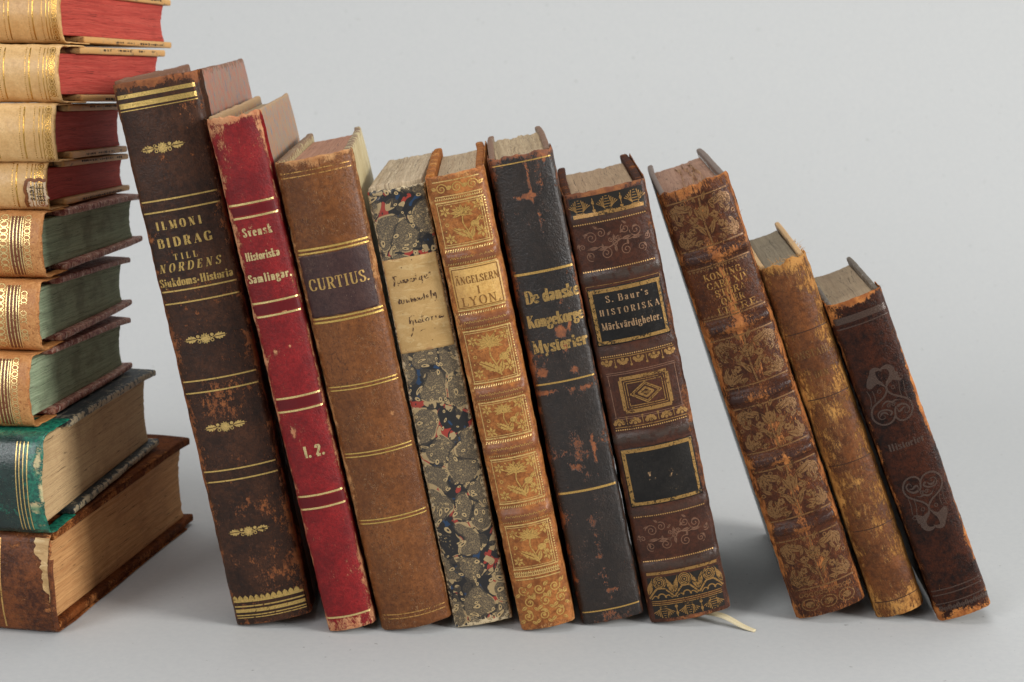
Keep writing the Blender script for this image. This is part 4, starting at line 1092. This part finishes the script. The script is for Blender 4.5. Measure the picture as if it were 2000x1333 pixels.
# ---- 9 rubbed tan / brown
def book_9():
    rubs = [(0, 159, 12, 5, 1.1), (4, 150, 5, 9, .5), (-2, 152, 6, 6, .4), (0, 4, 11, 5.4, 1.2), (0, 92, 4.2, 9, .75), (1, 80, 5, 6, .5), (2, 40, 6, 8, .6), (-4, 45, 4, 4, .55), (3, 108, 5, 7, .4), (-6, 112, 4, 6, .35), (1, 24, 2.4, 6, .6), (3, 62, 4, 14, .35), (-3, 98, 4, 5, .4), (8, 140, 2, 20, .5), (-9.6, 80, 1.4, 80, .45), (9.4, 80, 1.4, 80, .45)]
    b = row(9, 'small brown leather book rubbed to pale tan with frayed head', 4., jag=.7, jagtop=1.3, rubs=rubs)
    L = leather('rubbed_brown_leather', S(78, 42, 19), S(124, 72, 33), S(192, 138, 72), S(166, 112, 54), 29, ke=.34, kr=.42, kc=1.2, scr=.7, rough=.44, grain=1.4, wscale=1.1, stretch=.3, coarse=.08, base=.2, soft=.08, fleck=.7)
    b.spine(L, 12)
    par = paper('dark_brown_board_paper', S(120, 92, 66), S(104, 78, 56), S(140, 112, 82), 30, wear=S(190, 150, 100), kw=1.1)
    b.covers(par, 2.2, wob=1.); b.block(pages('grey_page_edges', S(132, 118, 96), S(118, 104, 84), S(86, 74, 60), 31, line=.6, dirt=.4), 2.2, top=3.4)
    d = Deco(b, .05)
    for v in (130.6, 101.4, 71.4, 41., 7.6): d.line(v, .4, -9.4, 9.4)
    d.done('blind_lines', ink('sunk_dark_line', S(60, 34, 20), .36, 4, .5, 1.), b.sp)
    d = Deco(b); d.text('ONSTABL', -.6, 119.6, 3., 15.4, thick=.16); d.text('DEN', .4, 110.4, 2.7, 6., thick=.18); d.text('1.', .4, 58., 2.6, 3., thick=.2)
    d.done('title_lettering', gilt('faint_letter_gilding', S(132, 92, 46), .42, .42, .3, 33), b.root)
    rng = np.random.default_rng(9)
    P = [(rng.uniform(-9.6, 9.6), rng.uniform(-3.5, 2), b.H - .5, rng.normal(0, .9), rng.normal(-.2, .6), rng.uniform(.1, .9), rng.uniform(.8, 3.), .14) for _ in range(46)]
    P += [(sd * 9.7, rng.uniform(2, 40), b.H - .6, sd * rng.uniform(0, .8), rng.normal(0, .8), rng.uniform(.1, .8), rng.uniform(.8, 2.6), .14) for sd in (-1, 1) for _ in range(26)]
    fray(b, P, leather('tan_leather_fibre', S(170, 120, 66), S(206, 160, 96), S(220, 180, 120), None, 32), 7)


# ---- 10 dark brown with blind scrolls
def book_10():
    rubs = [(0, 145, 12, 3.4, 1.1), (-9, 141, 3, 5, .8), (0, 1.5, 12, 3.6, .9), (-10, 4, 3, 5, .8), (11.2, 100, 1.2, 26, .6), (11.2, 40, 1., 22, .4), (-11, 70, 1., 40, .25), (10, 5, 3, 4, .5), (-6, 6, 6, 4, .4)]
    b = row(10, 'small dark brown leather book with stamped scroll ornaments at the end of the row', 2.6, jag=.4, rubs=rubs)
    L = leather('mottled_dark_brown_leather', S(24, 15, 13), S(70, 34, 19), S(196, 126, 66), S(150, 88, 46), 33, ke=.36, kr=.7, kc=.8, scr=.3, rough=.33, grain=1.5, gs=1.2, coarse=.1, crack=.0, hair=.5, spec=.15, base=-.02)
    b.spine(L, 15)
    par = paper('grey_board_paper', S(140, 134, 124), S(124, 118, 110), S(104, 98, 92), 34, wear=S(96, 84, 70))
    b.covers(par, 2.2, wob=.8); b.block(pages('grey_buff_page_edges', S(164, 144, 116), S(150, 130, 104), S(114, 96, 76), 35, line=.6, dirt=.35), 2.2, top=3.)
    d = Deco(b, .06)
    th = R(21.3); k_ = .0238
    def conv(pts, c, fl):
        q = (np.asarray(pts, float) - (800, 645)) * k_
        u = q[:, 0] * math.cos(th) - q[:, 1] * math.sin(th); v = -q[:, 0] * math.sin(th) - q[:, 1] * math.cos(th)
        return np.stack([c[0] + (u if fl > 0 else -u * .98), c[1] + fl * v], 1)
    for c, fl in (((.4, 101.9), 1), ((-.2, 54.1), -1)):
        z = lambda *p: conv(np.array(p).reshape(-1, 2), c, fl)
        d.ribbon(z(740, 500, 735, 580, 690, 680, 600, 780, 530, 880, 520, 1000, 570, 1110, 690, 1170, 800, 1150, 880, 1080, 910, 980, 900, 900, 915, 830), .8, smooth=True)
        d.ribbon(z(720, 480, 760, 560, 850, 620, 1000, 660, 1110, 700, 1180, 780, 1200, 880, 1170, 990, 1090, 1060, 1010, 1075, 940, 1040, 905, 980), .8, smooth=True)
        d.ribbon(z(730, 500, 640, 430, 560, 390, 500, 310, 480, 230, 510, 190, 580, 180, 640, 210), 2.4, smooth=True, taper=2)
        d.ribbon(z(730, 500, 740, 420, 790, 340, 820, 260, 790, 170, 720, 130, 650, 150, 600, 190), 2.6, smooth=True, taper=2)
        d.fan(tuple(z(470, 420)[0]), z(470, 240, 420, 300, 400, 400, 400, 500, 430, 540, 480, 540, 560, 450, 600, 425, 540, 380, 490, 300))
        d.fan(tuple(z(880, 300)[0]), z(840, 200, 910, 220, 940, 300, 960, 340, 1000, 360, 920, 375, 850, 360, 810, 370, 835, 300))
        for p in ((410, 580, 470, 680, 500, 800, 495, 900), (500, 570, 550, 680, 560, 780), (935, 380, 960, 540, 1000, 650), (1010, 370, 1050, 540, 1110, 690)): d.ribbon(z(*p), .32, smooth=True)
        for p in ((615, 572), (842, 487), (970, 310)): q = z(*p)[0]; d.ring(q[0], q[1], .75, .3, 12)
        d.ribbon(z(830, 990, 850, 930, 780, 900, 690, 910, 630, 960, 630, 1030, 680, 1075, 740, 1050, 735, 1010, 700, 1000), .9, smooth=True, taper=1)
        d.ribbon(z(800, 990, 740, 950, 680, 970, 660, 1030), 1., smooth=True, taper=2)
        d.ribbon(z(930, 830, 1000, 785, 1090, 800, 1145, 870, 1120, 935, 1070, 930, 1060, 890), 1.1, smooth=True, taper=1)
        d.ribbon(z(930, 850, 960, 915, 1000, 900, 1040, 850, 1100, 840), .9, smooth=True, taper=2)
        d.ribbon(z(670, 870, 700, 790, 760, 745, 840, 750, 900, 715, 980, 715), .9, smooth=True, taper=2)
        for p in ((790, 820), (872, 790)): q = z(*p)[0]; d.spiral(q[0], q[1], 1., 1.4, .35)
    for v in (137.2, 134.8, 14.4, 12.2, 8.2): d.line(v, .5, -10.6, 10.6)
    d.strip(136.8, 139.6, -10.6, 10.6)
    for u in np.arange(-9.4, 10, 2.7): d.ring(u, 138.2, 1.2, .35, 12, .9)
    for u in np.arange(-9, 9.5, 3.6): d.leaf(u, 4.6, 3., 2., 90); d.leaf(u + 1.8, 6.8, 2.6, 1.6, -90)
    d.text('Historier', .3, 78.9, 3., 15., thick=.24)
    d.done('blind_stamping', gilt('stamped_leather', S(76, 56, 45), .30, .26, .15, 34, scale=.5, soft=.2, dark=S(60, 43, 35)), b.sp)


for fn in (book_1, book_2, book_3, book_4, book_5, book_6, book_7, book_8, book_9, book_10): fn()


# ------------------------------------------------------------------ the stack on the left
def pile(label, P, yaw, tilt, T, bf, W, H, seed, sag=4., **k):
    b = Book('book', label, PILE, H, T, W, bf, 1., sag, seed=seed, **k)
    b.place_stack(P, yaw, tilt)
    return b


VEL = leather('pale_vellum', S(202, 158, 102), S(220, 180, 124), S(172, 118, 68), S(190, 140, 86), 41, ke=.36, kr=.7, kc=.42, scr=.3, rough=.3, grain=.4, coarse=.05, base=-.04, spec=.28)
VPAP = paper('printed_waste_board', S(196, 160, 108), S(186, 146, 94), S(110, 86, 66), 42, sc_=.3, wear=S(200, 152, 92), kw=.9)
REDP = pages('red_stained_page_edges', S(194, 84, 70), S(174, 64, 54), S(126, 40, 34), 43, line=1.2, dirt=.3)
VGILT = gilt('vellum_gilding', S(222, 178, 92), .34, .26, .85, 44, dark=S(150, 104, 44))


def vellum_book(label, P, yaw, tilt, T, bf, seed, torn=False):
    rubs = [(T * .2, 193, 8, 10, .55)] if torn else [(0, 196, 10, 3, .3)]
    b = pile(label, P, yaw, tilt, T, bf, 118, 195, seed, 3.6, jag=.3, rubs=rubs)
    b.spine(VEL, 24); b.covers(VPAP, 2.9, y0=20, wob=.2, curl=0); b.block(REDP, 2.9, top=3.2)
    H = b.H; d = Deco(b); e = T / 2 - 1.2
    u_lo, u_hi = -e, e
    for dv, wd in ((5.4, .4), (6.8, .4), (13., .6), (24., .5)): d.ribbon([(u_lo, H - dv), (u_hi, H - dv)], wd, seg=.8)
    for dv in (8.8, 14.7, 26.): d.pearls(H - dv, .26, .9, u_lo, u_hi)
    for i, u in enumerate(np.arange(-e + 1., e, 2.5)):
        d.ring(u, H - 3.2, 1.2, .34, 16)
        for q in range(6): d.leaf(u, H - 3.2, .95, .4, q * 60 + 15)
    for u in np.arange(-e + 2.2, e, 2.5): d.disc(u, H - 4.8, .26, 6); d.disc(u, H - 1.7, .24, 6)
    d.done('gilt_ornament', VGILT, b.sp)
    # printed words on the waste paper that lines the boards
    for sd in (-1, 1):
        V = []; F = []; rng = np.random.default_rng(seed + sd); y = 44.
        while y < 104:
            wl = rng.uniform(1.2, 3.2); n0 = len(V); x = sd * (T / 2 - .45 - 1.1) * (1 + (bf - 1) * y / 118); hw = rng.uniform(.25, .55)
            V += [(x - hw, y, H - .5), (x + hw, y + .1, H - .5), (x + hw, y + wl, H - .5), (x - hw, y + wl, H - .5)]; F.append((n0, n0 + 1, n0 + 2, n0 + 3)); y += wl + rng.uniform(.3, 1.5)
        obj('printed_scrap', np.array(V), F, PRINT, [c for c in b.root.children if c.name.startswith('cover')][0 if sd < 0 else 1], None, False)
    return b


PRINT = ink('black_print', S(40, 34, 32), .42, 8, .8, 1.4)
Z = .2652
vellum_book('topmost vellum book of the stack, mostly cut off above the picture', (-.188, .70, .2653), 10., -3., 24., 1., 61)
vellum_book('pale vellum bound book with red page edges, top full spine of the stack', (-.1904, .7073, .2409), 11., -3., 24.2, 1.02, 62)
vellum_book('pale vellum bound book with red page edges, second full spine from the stack top', (-.1842, .6761, .2175), 9.2, -3.5, 23.4, 1.09, 63)
vellum_book('pale vellum bound book with dark red page edges, just above the torn one', (-.1855, .6695, .1940), .5, -3.5, 23.5, 1.02, 64)
t4 = vellum_book('pale vellum bound book with red page edges and a torn spine showing printed paper', (-.1906, .6716, .1737), 3., -2.75, 20.3, .9, 65, True)
l = label_piece(t4, 'printed_lining', paper('printed_lining_paper', S(214, 190, 158), S(206, 180, 146), S(190, 150, 128), 45, wear=S(150, 92, 50), kw=.5), -2.4, 8.6, 186.2, 194.6, .02, .9, 4)
d = Deco(t4, .2)


def turned_text(d, book, txt, u, v, cap, width):
    """lettering that reads along the stack: build upright on a scratch pad, then turn a quarter"""
    n = len(d.V); d.text(txt, 0, 0, cap, width, thick=.2)
    for i in range(n, len(d.V)): a, c = d.V[i]; d.V[i] = (u + a, v + c)


turned_text(d, t4, 'vers', 3., 187.6, 2.6, 6.)
for v in (190.6, 191.6, 193.): d.ribbon([(-1., v), (7.4, v + .2)], .22)
for u in (1., 4.4, 6.): d.ribbon([(u, 190.), (u, 193.8)], .22)
d.done('printed_letters', PRINT, l)
d = Deco(t4, .3); q = [(8.8, 185.9), (6.4, 185.4), (4.2, 186.1), (2., 185.5), (-.4, 185.9), (-2.2, 186.6), (-2.6, 188.2), (-2.1, 190.), (-2.9, 191.4), (-2.2, 193.), (-2.6, 194.6)]
d.ribbon(q, 1.3, smooth=True); d.done('torn_edge', leather('torn_vellum_edge', S(112, 64, 32), S(150, 92, 50), S(190, 140, 90), None, 66, kc=.8), l)

CALF = leather('golden_calf', S(176, 116, 66), S(204, 148, 92), S(150, 88, 46), S(166, 104, 58), 51, ke=.32, kr=.6, kc=.45, scr=.3, rough=.4, grain=1., coarse=.07, spots=S(130, 76, 42))
CPAP = paper('red_and_cream_speckled_paper', S(178, 128, 108), S(120, 58, 48), S(210, 190, 170), 52, sc_=.3, stretch=(1, 1.4, 1), wear=S(150, 104, 76), kw=.35)
GRN = pages('green_stained_page_edges', S(162, 176, 144), S(138, 152, 122), S(88, 86, 68), 53, line=1.1, speck=.3, speckc=S(84, 124, 84), dirt=.5)
CG = gilt('calf_gilding', S(246, 218, 150), .40, .28, .75, 54, scale=.7)
DKB = ink('brown_stain', S(112, 62, 36), .34, 5, .45, .6)


def calf_book(label, P, yaw, tilt, T, bf, seed):
    b = pile(label, P, yaw, tilt, T, bf, 112, 180, seed, 4.2, r=2.6, jag=.4, rubs=[(0, 178, 14, 4, .3)])
    b.spine(CALF, 22); b.covers(CPAP, 3., y0=20.5, wob=.9, dents=1.8); b.block(GRN, 3., top=4.)
    H = b.H; e = T / 2 - 1.6; d = Deco(b, .04); d.strip(H - 14.1, H - 8.3, -e, e); d.done('dark_band', DKB, b.sp)
    d = Deco(b)
    for dv in (8.5, 9.5, 10.9, 12.4, 13.9): d.ribbon([(-e, H - dv), (e, H - dv)], .42, seg=.8)
    for i, u in enumerate(np.arange(-e + .6, e, 2.6)):
        d.ring(u, H - 16.6, 1.05, .5, 12, 1.6); d.disc(u + 1.3, H - 16.6, .35, 6, .9); d.disc(u + 1.3, H - 14.8, .34, 6); d.disc(u + 1.3, H - 18.4, .34, 6); d.ring(u, H - 21., 1., .4, 10, 1.3)
        if seed % 2 or i % 3: d.ring(u, H - 6.5, .95, .34, 12, 1.2); d.disc(u + 1.3, H - 5.4, .3, 6); d.disc(u + 1.3, H - 7.5, .3, 6)
    d.done('gilt_ornament', CG, b.sp)
    return b


calf_book('golden calf book with green page edges, uppermost of the green edged three', (-.1914, .6634, .1463), 7.8, -.75, 27.4, .87, 71)
calf_book('golden calf book with green page edges, between two others like it', (-.1923, .6560, .1172), 5.8, -1.25, 29.1, .845, 72)
calf_book('golden calf book with green page edges, resting on the dark green book', (-.1955, .6481, .0866), 7.8, -.5, 30.6, .875, 73)


def green_book():
    b = pile('dark green leather book with four fine gold lines, second from the bottom of the stack', (-.1890, .6377, .0436), 8.2, 1.5, 43., .92, 128, 195, 81, 5.2, r=4., jag=.4,
             rubs=[(-10, 192.5, 8, 2.6, .95), (8, 191, 5, 3.4, 1.), (0, 194, 16, 1.6, .6), (16, 191, 3, 5, .7)])
    n = leather('dark_green_leather', S(14, 34, 30), S(24, 50, 44), S(206, 186, 138), S(120, 150, 110), 55, ke=.2, kr=.7, kc=.5, scr=.1, rough=.26, grain=.7, coarse=.1, spec=.6, base=-.06)
    # brighter teal where the dye pooled at the joint
    nt = n.node_tree; pb = nt.nodes['Principled BSDF']; old = pb.inputs['Base Color'].links[0].from_socket
    t = NT.__new__(NT); t.m = n; t.t = nt; t.n = nt.nodes; t.b = pb; t.co = None
    co = t.coord(56); zz = t.xyz(t.new('ShaderNodeTexCoord').outputs['Object'])[2]
    zone = t.step(t.op('ADD', t.op('MULTIPLY', zz, 1000.), t.op('MULTIPLY', t.op('SUBTRACT', t.noise(co, .3, 5, .7), .5), 14.)), 185.5, 190.)
    yy = t.xyz(t.new('ShaderNodeTexCoord').outputs['Object'])[1]
    zone = t.op('MAXIMUM', zone, t.step(yy, -.001, .004))
    zone = t.op('MAXIMUM', zone, t.op('MULTIPLY', t.step(t.noise(co, .12, 6, .75), .56, .64), .8))
    teal = t.mix(t.step(t.noise(co, .5, 5, .7), .4, .6), S(16, 78, 66), S(34, 124, 98))
    wear_fac = t.op('MULTIPLY', zone, .85)
    lum = t.new('ShaderNodeRGBToBW'); t.put(lum.inputs[0], old)
    keep = t.op('SUBTRACT', 1., t.step(lum.outputs[0], .1, .2))
    t.put(pb.inputs['Base Color'], t.mix(t.op('MULTIPLY', wear_fac, keep), old, teal))
    b.spine(n, 26)
    pap = paper('black_and_cream_board_paper', S(46, 52, 52), S(34, 40, 42), S(120, 116, 100), 57, sc_=.2, stretch=(1, .4, 1), wear=S(168, 152, 122), kw=.75)
    b.covers(pap, 3.2, y0=25, dents=2., wob=.8); b.block(pages('buff_speckled_page_edges', S(200, 170, 126), S(186, 154, 112), S(140, 108, 76), 58, line=.5, speck=.25, speckc=S(130, 90, 62)), 3.2, top=4.5)
    d = Deco(b)
    for dv in (6.6, 8.3, 9.9, 11.3): d.ribbon([(-18.8, b.H - dv), (18.8, b.H - dv)], .42, seg=.8)
    d.done('gilt_lines', gilt('green_book_gilding', S(232, 200, 128), .35, .3, .75, 59), b.sp)


def brown_book():
    b = pile('large worn brown leather book with torn spine joint at the bottom of the stack', (-.1893, .6390, .0003), 11.2, 0., 43.3, 1.06, 150, 200, 91, 3.4, r=2.6, jag=.7, jagtop=1.2,
             rubs=[(-14, 195, 8, 5, .6), (0, 197, 20, 2.6, .5), (16, 190, 5, 9, .4), (-18, 180, 3, 20, .5), (8, 188, 6, 5, .3), (2, 178, 8, 5, .3)])
    L = leather('mottled_brown_leather', S(62, 32, 20), S(128, 72, 36), S(182, 120, 70), S(156, 96, 54), 60, ke=.36, kr=.5, kc=1., scr=.3, rough=.38, grain=1.1, coarse=.06, crack=.3, spec=.28)
    b.spine(L, 140, name='spine'); b.covers(L, 3.4, wob=.4)
    b.block(pages('brown_stained_page_edges', S(206, 156, 102), S(186, 134, 84), S(140, 92, 56), 61, line=1.1, dirt=.35), 3.4, top=4.2, rough=.5)
    d = Deco(b); d.ribbon([(-19.5, b.H - 22.4), (19.5, b.H - 22.4)], .7, seg=.8); d.done('gilt_lines', gilt('faded_gilding', S(220, 176, 104), .42, .36, .6, 62), b.sp)
    cl = paper('torn_cream_lining', S(196, 160, 110), S(176, 140, 92), S(214, 184, 136), 63, sc_=.3, stretch=(1, 1, .3), wear=S(150, 96, 54), kw=.6)
    # torn place where the leather has split away from the joint
    V = []; F = []; nn = 60
    for i in range(nn):
        t = i / (nn - 1); u = -20.4 + 27 * t; wl = max(.25, 6.2 * (1 - t) ** .8 + 3.4 * float(fbm(t * 9, 2.2, 5, 4))); wr = .6 + .5 * float(fbm(t * 11, 5.1, 6, 3))
        for j in range(6):
            q = j / 5; V.append((u, b.H - wr - wl * (1 - q)))
        if i:
            for j in range(5): F.append(((i - 1) * 6 + j, (i - 1) * 6 + j + 1, i * 6 + j + 1, i * 6 + j))
    V = np.array(V); off = .12 + .25 * fbm(V[:, 0] * .5, V[:, 1] * .9, 8, 3) + .1
    P = b.surf(V, np.maximum(off, .06)); obj('torn_lining', P, F, cl, b.sp, dict(edge=0 * off, rub=0 * off, band=0 * off))
    # cracked strip of leather standing along the joint
    V = []; F = []
    for i in range(40):
        t = i / 39; u = -12 + 31 * t; o = .5 * float(fbm(t * 9, 1., 3, 3))
        c = b.surf(np.array([[u, b.H - .8]]), 0.)[0]
        for k in range(7):
            a = k / 6 * math.pi; V.append((c[0], c[1] + .6 - 1.0 * math.sin(a) + o * .4, b.H + .1 + 1.3 * math.cos(a) * -1 + o * .5))
        if i:
            for k in range(6): F.append(((i - 1) * 7 + k, (i - 1) * 7 + k + 1, i * 7 + k + 1, i * 7 + k))
    obj('joint_strip', b.warp(V), F, L, b.sp, dict(edge=np.full(len(V), .3), rub=np.zeros(len(V)), band=np.zeros(len(V))))


green_book(); brown_book()
